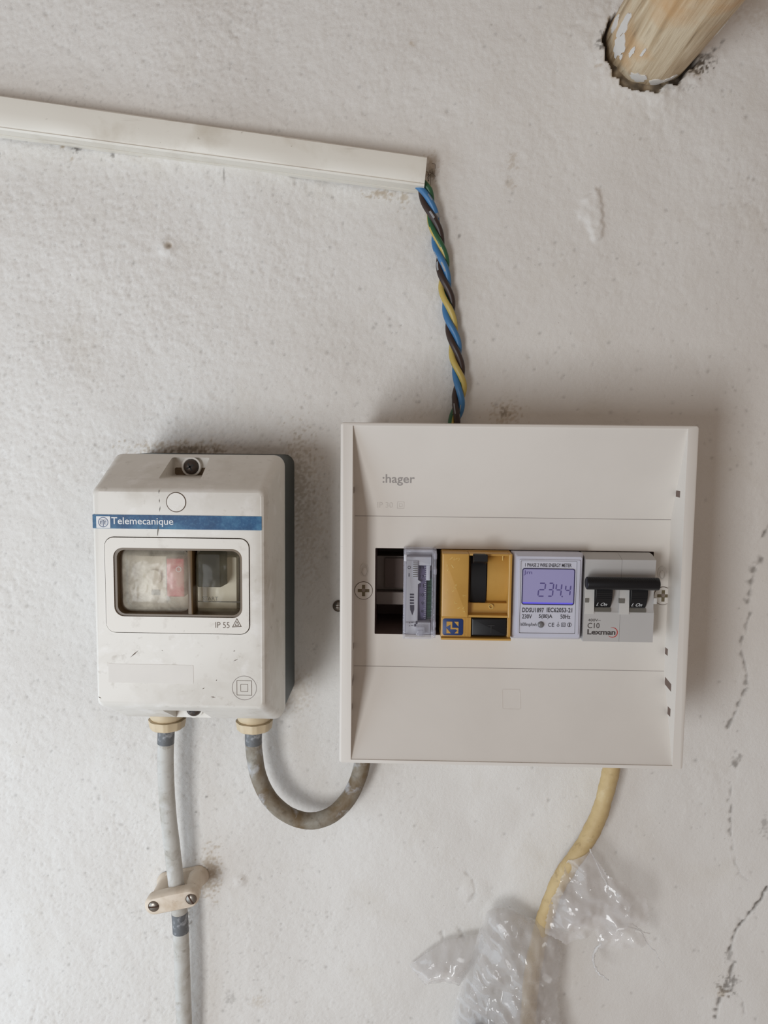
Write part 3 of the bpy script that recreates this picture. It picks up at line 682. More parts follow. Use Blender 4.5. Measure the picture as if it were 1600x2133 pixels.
# ------------------------------------------------------------------ cable clip
def build_clip():
    c0 = P(356, 1881, 27); t = thing('cable_clip', 'cream plastic saddle clip with two rusty slotted screws holding the cable', 'clip', (c0[0], c0[1], 0))
    a = math.radians(13.5); ux, uz = math.cos(a), math.sin(a)
    def W(u, v): return (c0[0]+u*ux-v*uz, c0[1]+u*uz+v*ux)
    def stad(L, r, n=14, bulge=0., cu=0.):
        o = []
        for k in range(n+1): th = -math.pi/2+math.pi*k/n; o.append(W(cu+L+r*math.cos(th), r*math.sin(th)))
        o.append(W(cu, r+bulge))
        for k in range(n+1): th = math.pi/2+math.pi*k/n; o.append(W(cu-L+r*math.cos(th), r*math.sin(th)))
        o.append(W(cu, -r-bulge*.3)); return o
    # base: wall plate, two legs
    B().loft([(stad(10.2, 6.6), .6), (stad(10.2, 6.6), 2.4), (stad(10.0, 5.8), 3.2)]).done('wall_plate', 'clip_plastic', t, 40)
    for s_ in (-1, 1):
        def lp(r, k=1.15): return [W(s_*10.4+r*math.cos(2*math.pi*i/24), r*k*math.sin(2*math.pi*i/24)) for i in range(24)]
        B().loft([(lp(6.9, 1), .8), (lp(6.6, 1), 2.6), (lp(5.6, 1), 3.4), (lp(5.2, 1.0), 8), (lp(5.0, 1.05), 14), (lp(4.9, 1.05), 19.6)]).done('leg', 'clip_plastic', t, 50)
    b = B(); b.loft([(stad(10.8, 5.2, 14, .2), 18.6), (stad(11.2, 5.8, 14, .4), 19.8), (stad(11.3, 5.9, 14, .4), 24.5), (stad(11.1, 5.5, 14, .3), 26.4), (stad(10.8, 4.8, 14, 0.2), 27.2)])
    b.done('clamp_bar', 'clip_plastic', t, 45)
    for (px, py, ang) in ((320, 1888, 8), (398, 1873, -62)):
        cx, cz = P(px, py, 27.2); sc = B().loft([(circ(cx, cz, 3.0), 25), (circ(cx, cz, 3.0), 27.3), (circ(cx, cz, 2.5), 27.8), (circ(cx, cz, 1.2), 28.1)]).done('screw', 'rusty_steel', t, 40)
        q = math.radians(ang); vx, vz = math.cos(q), math.sin(q); pp = [(cx+vx*r-vz*s_, cz+vz*r+vx*s_) for r, s_ in ((-2.9, -.42), (2.9, -.42), (2.9, .42), (-2.9, .42))]
        B().prism(pp, 26, 28.16).done('slot', 'rust_slot', sc)
        B().ring(circ(cx, cz, 3.4, 24), circ(cx, cz, 2.95, 24), 26.9, 27.35).done('screw_recess', 'groove_dirt', t)
build_clip()

# ------------------------------------------------------------------ distribution panel
RIM, REC = 77., 58.
HX0, HX1, HZ0, HZ1 = -32.0, 149.0, -171.7, 8.1
CX0, CX1 = PX(781, 1230, REC), PX(1358.5, 1240, REC)
CZ1, CZ0 = PZ(1060, 1145, REC), PZ(1060, 1325, REC)
ZS1, ZS0 = PZ(1075, 1078.5, REC), PZ(1065, 1392.5, REC)
IX0, IX1 = HX0+6.3, HX1-5.6
def build_panel():
    t = thing('distribution_panel', 'square white plastic distribution panel with a row of modules', 'electrical panel', (58.5, HZ0, 0))
    base = B().rbox(HX0+3, HX1-3, HZ0+3, HZ1-3, .5, 30, 4).done('back_box', 'panel_white', t)
    cut(base, B().rbox(CX0-2, CX1+2, CZ0-2, CZ1+2, 8, 40))
    cover = B().rbox(HX0, HX1, HZ0, HZ1, 30, RIM, 1.6, 1.1).done('front_cover', 'panel_white', t, 30)
    prof = [(HZ1-1.6, RIM+3), (HZ1-1.6, RIM-.6), (ZS1, REC), (ZS0, REC), (HZ0+2.2, RIM-.6), (HZ0+2.2, RIM+3)]
    c1 = B().xprism(prof, IX0, IX1)
    c2 = B().rbox(CX0, CX1, CZ0, CZ1, 20, 90, .5)
    cuts = [c1, c2]
    cut(cover, *cuts)
    # hairline seams where the flat band meets the sloping panels
    for z in (ZS1, ZS0): B().rbox(IX0+.1, IX1-.1, z-.16, z+.16, REC-.3, REC+.05).done('seam', 'panel_seam', t)
    # interior seen through the empty bay
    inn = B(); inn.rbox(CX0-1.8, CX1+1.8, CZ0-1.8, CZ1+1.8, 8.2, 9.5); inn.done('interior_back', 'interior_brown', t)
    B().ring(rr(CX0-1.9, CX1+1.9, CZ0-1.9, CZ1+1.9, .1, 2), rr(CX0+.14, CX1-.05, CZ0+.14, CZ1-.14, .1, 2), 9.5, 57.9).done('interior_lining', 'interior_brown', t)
    x1 = PX(846, 1230, 30)
    r = RC(775, 1233, 850, 1258, 32); B().rbox(CX0, CX0+22, r[2], r[3], 9.5, 33, .2).done('mounting_rail', 'interior_grey', t)
    r = RC(775, 1158, 850, 1228, 27); B().rbox(CX0, CX0+22, r[2], r[3], 9.5, 27, .2).done('rear_block', 'interior_grey', t)
    r = RC(802, 1163, 850, 1224, 29); B().rbox(r[0], CX0+22, r[2], r[3], 27, 29, .3).done('rear_plate', 'interior_brown', t)
    # quarter-turn fasteners and their marks
    for (px, py, kx, ky) in ((757.5, 1230, 759, 1187), (1381, 1241, 1379, 1193)):
        cx, cz = P(px, py, REC)
        f = B().prism(circ(cx, cz, 4.7, 40), REC-.5, REC+.35).bevel(.2).done('fastener', 'panel_white', t)
        B().ring(circ(cx, cz, 5.0, 40), circ(cx, cz, 4.72, 40), REC-.2, REC+.12).done('fastener_gap', 'groove_dirt', t)
        A = 3.15; w_ = .85; cr = [(-w_, A), (-w_, w_), (-A, w_), (-A, -w_), (-w_, -w_), (-w_, -A), (w_, -A), (w_, -w_), (A, -w_), (A, w_), (w_, w_), (w_, A)]
        B().prism([(cx+x, cz+z) for x, z in cr], REC+.1, REC+.4).done('cross_recess', 'cross_olive', f)
        B().prism(circ(cx, cz+.3, 1.0, 20), REC+.2, REC+.46).done('cross_centre', 'interior_grey', f)
        cx, cz = P(kx, ky, REC)
        B().loft([(circ(cx, cz, 2.5, 28, 3.8), REC-.2), (circ(cx, cz, 2.3, 28, 3.6), REC+.28), (circ(cx, cz, 1.9, 28, 3.1), REC+.28), (circ(cx, cz-.2, 1.6, 28, 2.8), REC+.05)]).done('keyhole_emboss', 'panel_emboss', t, 25)
        B().loft([(circ(cx, cz-.9, 1.35, 24, 2.2), REC-.1), (circ(cx, cz-.9, 1.3, 24, 2.1), REC+.35), (circ(cx, cz-.5, .8, 24, 1.4), REC+.75)]).done('keyhole_drop', 'panel_white', t, 60)
    # slots in the inner side walls, their shade put in as dark blocks
    def slope_d(z): return REC if ZS0 < z < ZS1 else (REC+(RIM-.6-REC)*(z-ZS1)/(HZ1-1.6-ZS1) if z >= ZS1 else REC+(RIM-.6-REC)*(ZS0-z)/(ZS0-HZ0-2.2))
    for sx, rows in ((1, ((1419, 1028, 3.3, 0.2, 6.2, 0), (1395.5, 1360, 3.6, .3, 4.4, 0), (1400, 1421, 4., .3, 10, -2), (1401, 1475, 4.2, .6, 4.8, 0))), (-1, ((738, 1020, 3.2, .1, 5, 0), (735.5, 1348, 3.2, .3, 4.2, 0), (734, 1413, 3.4, .3, 8, -2), (733, 1464, 3., .6, 4, 0)))):
        for (px, py, hh, a0, a1, sk) in rows:
            z = PZ(px, py, REC+5); d0 = slope_d(z)+a0; x = IX1 if sx > 0 else IX0
            poly = [(z+hh/2, d0), (z+hh/2+sk*.5, slope_d(z)+a1), (z-hh/2+sk*.5, slope_d(z)+a1), (z-hh/2, d0)]
            B().xprism(poly, x-.06 if sx > 0 else x-1.5, x+1.5 if sx > 0 else x+.06).done('slot_shade_block', 'interior_brown', t)
    # raised lettering lies on the upper sloping panel
    def on_slope(o, z0):
        me = o.data; k = (RIM-.6-REC)/(HZ1-1.6-ZS1)
        for v in me.vertices:
            z = v.co.z/S; v.co.y -= (z-ZS1)*k*S
    zc = PZ(830, 998, REC+9); dd = slope_d(PZ(830, 998, REC+9))
    r = RC(797, 988, 864, 1012, dd); on_slope(text(':hager', r, REC, 'brand_grey', t, 'brand_lettering', .1, .012), 0)
    dd = slope_d(PZ(815, 1052, REC+4)); r = RC(786, 1046, 818, 1058, dd)
    on_slope(text('IP 30', r, REC, 'panel_emboss', t, 'rating_lettering', .14), 0)
    q = RC(826, 1045, 843, 1060, dd); cx, cz = (q[0]+q[1])/2, (q[2]+q[3])/2
    for h_ in (1.9, .9): on_slope(B().ring(rr(cx-h_, cx+h_, cz-h_, cz+h_, .05, 2), rr(cx-h_+.25, cx+h_-.25, cz-h_+.25, cz+h_-.25, .05, 2), REC-.05, REC+.14).done('rating_mark', 'panel_emboss', t), 0)
    cx, cz = P(1065, 1457, slope_d(PZ(1065, 1457, 63))); sq = B().ring(rr(cx-5, cx+5, cz-5, cz+5, .8), rr(cx-4.6, cx+4.6, cz-4.6, cz+4.6, .6), REC-.3, REC+.06).done('hinge_pad', 'panel_white', t)
    k = (RIM-.6-REC)/(ZS0-HZ0-2.2)
    for v in sq.data.vertices: v.co.y -= (ZS0-v.co.z/S)*k*S
    return t
build_panel()

# ------------------------------------------------------------------ modules
MD = 70.
MZ1, MZ0 = CZ1-.35, CZ0+.35
def build_timer():
    x0, x1 = PX(840, 1235, MD), PX(908.5, 1235, MD)
    z0, z1 = PZ(875, 1331, MD+1), PZ(875, 1146, MD+1)
    t = thing('time_switch', 'narrow mechanical time switch with purple dial under a clear cover', 'timer', ((x0+x1)/2, z0, 30))
    B().rbox(x0+.6, x1-.6, MZ0+.2, MZ1-.2, 30, 57.6, .5).done('module_body', 'timer_white', t)
    # white front panel pieces (left strip, top cap, foot)
    ds = 62.
    a = RC(851, 1168, 871, 1305, ds+3); B().rbox(x0+1.6, a[1], a[2], a[3], 57, ds+1.5, .3, .3).done('side_strip', 'timer_white', t)
    c = RC(851, 1297, 905, 1322, ds+3); B().rbox(x0+1.6, x1-2.4, c[2], c[3], 57, ds+2.4, .3, .4).done('foot_panel', 'timer_white', t)
    c = RC(851, 1160, 902, 1178, ds+1); B().rbox(x0+1.6, x1-2.4, c[2], c[3], 57, ds+1.0, .3, .4).done('head_panel', 'timer_white', t)
    # dial drum
    q = RC(871, 1177, 888, 1298, ds); g = RC(886, 1177, 902, 1298, ds)
    zc = (q[2]+q[3])/2; hz = (q[3]-q[2])/2
    def dd(z, top=ds): u = (z-zc)/hz; return top-3.2*u*u
    def drum(xa, xb, top, nme, mat):
        n = 24; poly = [(zc-hz+2*hz*i/n, dd(zc-hz+2*hz*i/n, top)) for i in range(n+1)]+[(zc+hz, 50), (zc-hz, 50)]
        return B().xprism(poly, xa, xb).done(nme, mat, t, 40)
    dial = drum(q[0]-.3, q[1], ds, 'dial', 'timer_dial'); drum(q[1], g[1], ds-2.5, 'tappet_ring', 'deep_black')
    for s_, py in (('13', 1185), ('12', 1202.5), ('11', 1220), ('10', 1239), ('9', 1257), ('8', 1273)):
        z = PZ(877, py, ds); w_ = 2.1 if len(s_) > 1 else 1.15; xr = q[0]+3.0
        text(s_, (xr-w_, xr, z-.95, z+.95), dd(z)+.02, 'dial_ink', dial, 'dial_number', .12)
    for i in range(27):
        py = 1183+i*4.3; z = PZ(885, py, ds); l = 1.15 if i % 4 == 0 else .7
        B().rbox(q[1]-l-.15, q[1]-.15, z-.13, z+.13, dd(z)-.2, dd(z)+.06).done('dial_tick', 'dial_white', dial)
    for i in range(31):
        py = 1206+i*2.95; z = PZ(894, py, ds)
        if z < q[2]+.6: break
        B().rbox(q[1]+.15, g[1]-.3, z-.27, z+.27, dd(z, ds-2.5)-.8, dd(z, ds-2.5)+.9+.2*(i % 2), .05).done('tappet', 'tappet_green', t)
    a = RC(888, 1178, 896, 1209, ds); B().rbox(*a, 58, ds+.2, .2, .2).done('tappet_lever', 'dial_white', t)
    # marks and thumb slider on the strip
    sl = RC(860, 1170, 870.5, 1203, ds+3); sd = B().rbox(sl[0], sl[1], sl[2], sl[3], ds+1.4, ds+2.4, .2, .2).done('thumb_slider', 'timer_white', t)
    for i in range(8):
        z = sl[3]-.6-i*(sl[3]-sl[2]-.9)/7.4; B().rbox(sl[0]+.1, sl[1]-.1, z-.3, z-.05, ds+2.3, ds+2.75).done('slider_rib', 'slot_grey', sd)
    ar = [P(x, y, ds+1.6) for x, y in ((870.5, 1208), (877.5, 1212.5), (870.5, 1217))]; B().prism(ar, ds, ds+1.6).done('pointer', 'timer_white', t)
    for i in range(4):
        r = RC(854, 1236.5+i*6, 862.5, 1240+i*6, ds+1.5); B().rbox(*r, ds+1.3, ds+1.58).done('arrow_bar', 'timer_ink', t)
    B().prism([P(x, y, ds+1.5) for x, y in ((854, 1260), (863, 1260), (863, 1270), (859, 1282), (854.5, 1270))], ds+1.3, ds+1.58).done('arrow_head', 'timer_ink', t)
    c = P(852.5, 1182, ds+1.5); B().ring(circ(*c, .85, 18), circ(*c, .6, 18), ds+1.3, ds+1.58).done('clock_mark', 'timer_ink', t)
    r = RC(851.3, 1194, 853, 1201, ds+1.5); B().rbox(*r, ds+1.3, ds+1.58).done('on_mark', 'timer_ink', t)
    for a in ((866, 1294, 869.5, 1299), (863, 1299, 866.5, 1304), (852, 1296, 854, 1297), (856, 1295.5, 861, 1296.2), (852, 1302, 854, 1303), (856, 1301.6, 861, 1302.3)): B().rbox(*RC(*a, ds+1.5), ds+2.35 if a[1] > 1297 else ds+1.3, ds+2.6).done('contact_mark', 'timer_ink', t)
    lt = RC(867, 1307, 885, 1328, MD); la = B().rbox(lt[0], lt[1], lt[2]+.8, lt[3], ds+2, MD-.6, .4, .3).done('cover_latch', 'clear_edge', t)
    r = RC(870, 1313, 881, 1325, MD); B().rbox(*r, MD-.6, MD+.3, .3, .2).done('latch_tab', 'clear_edge', la)
    # clear hinged cover: front sheet and thick edges
    cv = B().rbox(x0+1.4, x1-2.2, z0+1.1, z1-1.1, MD-.2, MD+.5, .4).done('clear_cover', 'clear_case', t)
    for nme, (a, b_, c, e), dA, dB in (('cover_edge', (x0, x0+1.4, z0, z1), 58.2, MD+.9), ('cover_edge', (x1-2.2, x1-1.5, z0, z1-.4), 58.2, MD+.6), ('cover_edge', (x1-1.3, x1, z0+.6, z1), 58.2, MD+.9), ('cover_edge', (x0+1.4, x1-2.2, z0, z0+1.1), 58.2, MD+.9), ('cover_edge', (x0+1.4, x1-2.2, z1-1.1, z1), 58.2, MD+.6)):
        B().rbox(a, b_, c, e, dA, dB, .3, .25).done(nme, 'clear_edge', cv)
    for py in (1158, 1190, 1300, 1318):
        z = PZ(905, py, MD); B().rbox(x1-1.5, x1+.15, z-1.6, z+1.6, 64, MD+1.2, .3, .2).done('hinge_lug', 'clear_edge', cv)
    z = PZ(846, 1160, MD); B().rbox(x0+.3, x0+1.6, z-2.2, z+1.5, MD-.4, MD+1.1, .3, .2).done('hinge_lug', 'timer_white', cv)
build_timer()

def build_ochre():
    x0, x1 = PX(920, 1240, MD), PX(1065.5, 1240, MD)
    t = thing('ochre_breaker', 'mustard yellow circuit breaker with black lever and blue emblem', 'circuit breaker', ((x0+x1)/2, MZ0, 30))
    z1 = PZ(990, 1153, MD); z0 = MZ0; zl = PZ(990, 1333, MD+1)
    body = B().rbox(x0, x1, MZ0, MZ1, 30, 62, .3).done('module_body', 'ochre_plastic', t)
    cxa, cxb = PX(976.5, 1200, MD), PX(1059.5, 1200, MD); zm = PZ(1000, 1286, MD)
    # front housing: left block, right recess with side wall and sloping floor
    B().rbox(x0, cxa, zm, z1, 61.5, MD+1.2, .4, .6).done('front_block', 'ochre_plastic', t)
    B().rbox(cxb, x1, zm-.2, z1, 61.5, MD+.6, .4, .5).done('side_wall', 'ochre_plastic', t)
    B().rbox(cxa, cxb, z1-1.1, z1, 61.5, MD+.4, .2, .3).done('recess_lintel', 'ochre_plastic', t)
    sl = RC(977, 1262, 1059, 1286, MD)
    B().xprism([(sl[2], 61), (sl[2], MD+.4), (sl[2]+1.1, MD+.4), (sl[2]+1.6, 66.2), (sl[3]+.5, 65.4), (sl[3]+1, 61)], cxa, cxb).done('recess_sill', 'ochre_plastic', t, 30)
    fx = PX(1015, 1200, MD-4); n = 14; hi = z1-1.4; lo = sl[3]+.6
    prof = [(lo+(hi-lo)*i/n, 62.3+4.4*math.sin(math.pi*i/n)**.8) for i in range(n+1)]+[(hi, 61), (lo, 61)]
    B().xprism(prof, fx, cxb).done('recess_floor', 'ochre_plastic', t, 30)
    # lever: curved black drum with the handle at its top
    lv = RC(981, 1155, 1013.5, 1258, MD-2)
    prof = [(lv[2]+(lv[3]-lv[2])*i/n, 63+4.6*math.sin(math.pi*(.08+.84*i/n))**.8) for i in range(n+1)]+[(lv[3], 61), (lv[2], 61)]
    lev = B().xprism(prof, lv[0], lv[1]).done('lever_drum', 'black_plastic', t, 30)
    hn = RC(985, 1154, 1018, 1180, MD+3)
    B().loft([(rr(hn[0]+.3, hn[1]-2.2, hn[2], hn[3]-.4, .5), 64), (rr(hn[0]+.2, hn[1]-1.2, hn[2]+.8, hn[3]-.2, .6), MD+1), (rr(hn[0], hn[1]-.6, hn[2]+2.4, hn[3], .7), MD+4.5), (rr(hn[0]+.5, hn[1]-1.1, hn[2]+3, hn[3]-.5, .7), MD+5.2)]).done('lever_handle', 'black_plastic', lev, 40)
    text('1', (cxb-2.8, cxb-2.3, z1-4.4, z1-1.6), 64.2, 'ochre_scratch', t, 'on_mark', .3)
    c = P(1023, 1263.5, 66.5); B().ring(circ(*c, 1.25, 24), circ(*c, .95, 24), 65.6, 66.6).done('off_mark', 'ochre_scratch', t)
    # bottom row: emblem, rib, test button, ledge
    bt = RC(982.5, 1288, 1055, 1324, MD); zl1 = PZ(990, 1327, MD)
    B().rbox(x0, bt[0]-.3, zl1, zm-.1, 61.5, MD+.2, .3, .2).done('emblem_plate', 'ochre_plastic', t)
    B().rbox(bt[1]+.3, x1, zl1, zm-.1, 61.5, MD, .3, .2).done('button_cheek', 'ochre_plastic', t)
    for px in (967, 973, 979): B().rbox(PX(px, 1305, MD), PX(px+1.2, 1305, MD), zl1, zm-.4, MD, MD+.35).done('plate_rib', 'ochre_plastic', t)
    b_ = B().rbox(bt[0], bt[1], bt[2], bt[3], 62, MD+.8, .5, .7).done('test_button', 'black_plastic', t)
    text('T', (bt[0]+8.3, bt[0]+12, bt[2]+1.6, bt[2]+6), MD+.8, 'deep_black', b_, 'button_letter', .2)
    B().xprism([(zl, 58.3), (zl, MD+1.6), (zl+.5, MD+1.9), (zl1-.3, MD+1.9), (zl1, MD+.4), (zl1, 58.3)], x0, x1).done('bottom_ledge', 'ochre_plastic', t, 30)
    eb = RC(922, 1288.5, 965, 1323, MD+.3); em = B().rbox(eb[0], eb[1], eb[2], eb[3], MD, MD+.45, 1.2, .1).done('emblem', 'emblem_blue', t)
    cx, cz = P(942.5, 1306.5, MD); h = 3.15
    def pp(*pts): B().prism([(cx+x*h, cz+z*h) for x, z in pts], MD+.3, MD+.6).done('emblem_mark', 'ochre_scratch' if False else 'ochre_plastic', em)
    pp((-1, 1), (-.05, 1), (-.05, -.05), (1, -.05), (1, -.75), (.55, -.3), (-.32, -.3), (-.32, .5), (-1, .1), )
    pp((.25, 1), (1, 1), (1, .15)); pp((-1, -.1), (-.25, -1), (-1, -1)); pp((.35, -1), (1, -1), (1, -.85), (.85, -.5))
    rg = random.Random(2)
    blk = RC(922, 1158, 974, 1282, MD+1.2)
    for (px, py) in ((940, 1163), (946, 1165), (952, 1162), (957, 1165), (930, 1179), (941, 1180), (945, 1184), (931, 1189), (929, 1228), (931, 1235), (948, 1218), (949, 1225), (946, 1232), (928, 1245), (949, 1254), (957, 1267), (964, 1266), (966, 1272), (968, 1240)):
        a = P(px, py, MD+1.2); pts = [(a[0]+rg.uniform(-.9, .9), a[1]+rg.uniform(-.9, .9), MD+1.2) for _ in range(4)]
        B().tube(spline(pts, 4), .09, 4).done('scratch', 'ochre_scratch', t)
build_ochre()

def build_meter():
    x0, x1 = PX(1068, 1240, MD), PX(1216, 1240, MD)
    t = thing('energy_meter', 'light grey single-phase energy meter with lit violet display', 'energy meter', ((x0+x1)/2, MZ0, 30))
    zb, zt = PZ(1140, 1334, MD), PZ(1140, 1153, MD)
    B().rbox(x0+.1, x1-.1, MZ0, MZ1-.1, 30, 62, .4).done('module_body', 'meter_white', t)
    B().loft([(rr(x0, x1, MZ0-.0, MZ1-.2, .8), 58.4), (rr(x0+.1, x1-.1, zb, zt+.3, 1.2), 66.5), (rr(x0+1.6, x1-1.6, zb+1.8, zt-1.6, .8), MD+.4)]).done('front_housing', 'meter_white', t, 20)
    a = RC(1079, 1166, 1206, 1322, MD+.4); b = RC(1083, 1168, 1200, 1319, MD+.4)
    B().ring(rr(*a, .6), rr(*b, .4), MD+.3, MD+1.0).bevel(.2).done('bezel', 'meter_white', t)
    B().ring(rr(b[0]+.0, b[1], b[2], b[3], .4), rr(b[0]+.25, b[1]-.25, b[2]+.2, b[3]-.25, .4), MD+.4, MD+.56).done('plate_gap', 'slot_grey', t)
    pl = B().rbox(b[0]+.25, b[1]-.25, b[2]+.2, b[3]-.25, MD+.3, MD+.6, .4).done('face_plate', 'meter_plate', t)
    D = MD+.6
    tpx('1 PHASE 2 WIRE ENERGY METER', 1094, 1173.5, 1190.5, 1181, D, 'ink', pl, bold=.010)
    q = RC(1087, 1184, 1197, 1260, D); lcd = B().ring(rr(*q, 1.2), rr(q[0]+.45, q[1]-.45, q[2]+.45, q[3]-.45, .9), D-.05, D+.25).done('display_frame', 'lcd_frame', t)
    s_ = B().rbox(q[0]+.4, q[1]-.4, q[2]+.4, q[3]-.4, D-.1, D+.06, .9).done('display_screen', 'lcd_screen', t)
    B().rbox(q[0]+.6, q[1]-.6, q[2]+.5, q[2]+1.3, D, D+.09, .2).done('display_backlight', 'lcd_glow', t)
    text('Jm', (q[0]+.8, q[0]+5.2, q[3]-3.8, q[3]-1.2), D+.06, 'lcd_ink', s_, 'display_lettering', .06)
    segs = {'2': 'abged', '3': 'abgcd', '4': 'fgbc'}
    def digit(ch, x, z, w_, h, sk):
        th = .34
        P_ = {'a': (0, h, w_, h), 'd': (0, 0, w_, 0), 'g': (0, h/2, w_, h/2), 'f': (0, h/2, 0, h), 'b': (w_, h/2, w_, h), 'e': (0, 0, 0, h/2), 'c': (w_, 0, w_, h/2)}
        for s in segs[ch]:
            ax, az, bx, bz = P_[s]; g = .2
            dx, dz = bx-ax, bz-az; L = math.hypot(dx, dz); ux, uz = dx/L, dz/L; ax += ux*g; az += uz*g; bx -= ux*g; bz -= uz*g
            pts = [(ax, az), (ax+ux*th-uz*th, az+uz*th+ux*th), (bx-ux*th-uz*th, bz-uz*th+ux*th), (bx, bz), (bx-ux*th+uz*th, bz-uz*th-ux*th), (ax+ux*th+uz*th, az+uz*th-ux*th)]
            B().prism([(x+a+sk*b_, z+b_) for a, b_ in pts], D+.02, D+.1).done('display_segment', 'lcd_ink', s_)
    for ch, xa, xb, y0, y1 in (('2', 1121, 1134, 1214, 1243), ('3', 1141, 1151, 1214, 1243), ('4', 1157, 1168, 1215, 1243), ('4', 1177, 1187, 1218, 1242)):
        r = RC(xa, y0, xb, y1, D); digit(ch, r[0], r[2]+.3, r[1]-r[0], r[3]-r[2]-.5, .08)
    c = P(1171, 1242.5, D); B().prism(circ(*c, .4, 10), D, D+.1).done('display_segment', 'lcd_ink', s_)
    for s, x0_, y0, x1_, y1, bo in (('DDSU1897', 1088, 1266, 1133, 1275.5, .014), ('IEC62053-21', 1139, 1266, 1192, 1275.5, .014), ('230V', 1087.5, 1279.5, 1108, 1288.5, .012), ('5(80)A', 1122.5, 1279.5, 1150.5, 1289.5, .012), ('50Hz', 1167.5, 1280, 1188, 1289, .012), ('1600imp/kwh', 1083.5, 1297, 1117.5, 1306, 0), ('C', 1142, 1297.5, 1147.5, 1305.5, 0), ('E', 1149.5, 1297.5, 1154.5, 1305.5, 0), ('1', 1185, 1298.5, 1187, 1304.5, .02)):
        tpx(s, x0_, y0, x1_, y1, D, 'ink', pl, bold=bo)
    c = P(1186, 1301.5, D); B().ring(circ(*c, 1.15, 20), circ(*c, .95, 20), D-.05, D+.12).done('approval_mark', 'ink', pl)
    c = P(1162.5, 1303, D); B().ring(circ(*c, .65, 16), circ(*c, .45, 16), D-.05, D+.12).done('approval_mark', 'ink', pl)
    B().rbox(c[0]-.1, c[0]+.1, c[1]+.6, c[1]+2, D-.05, D+.12).done('approval_mark', 'ink', pl)
    c = P(1173.5, 1301.5, D)
    for h, w_ in ((1.05, .2), (.5, .16)): B().ring(rr(c[0]-h, c[0]+h, c[1]-h, c[1]+h, .05, 2), rr(c[0]-h+w_, c[0]+h-w_, c[1]-h+w_, c[1]+h-w_, .05, 2), D-.05, D+.12).done('approval_mark', 'ink', pl)
    c = P(1126.5, 1301, D)
    B().loft([(circ(*c, 1.75, 24), D-.1), (circ(*c, 1.7, 24), D+.4), (circ(*c, 1.3, 24), D+1.), (circ(*c, .6, 24), D+1.3)]).done('pulse_lamp', 'led_grey', t, 60)
build_meter()

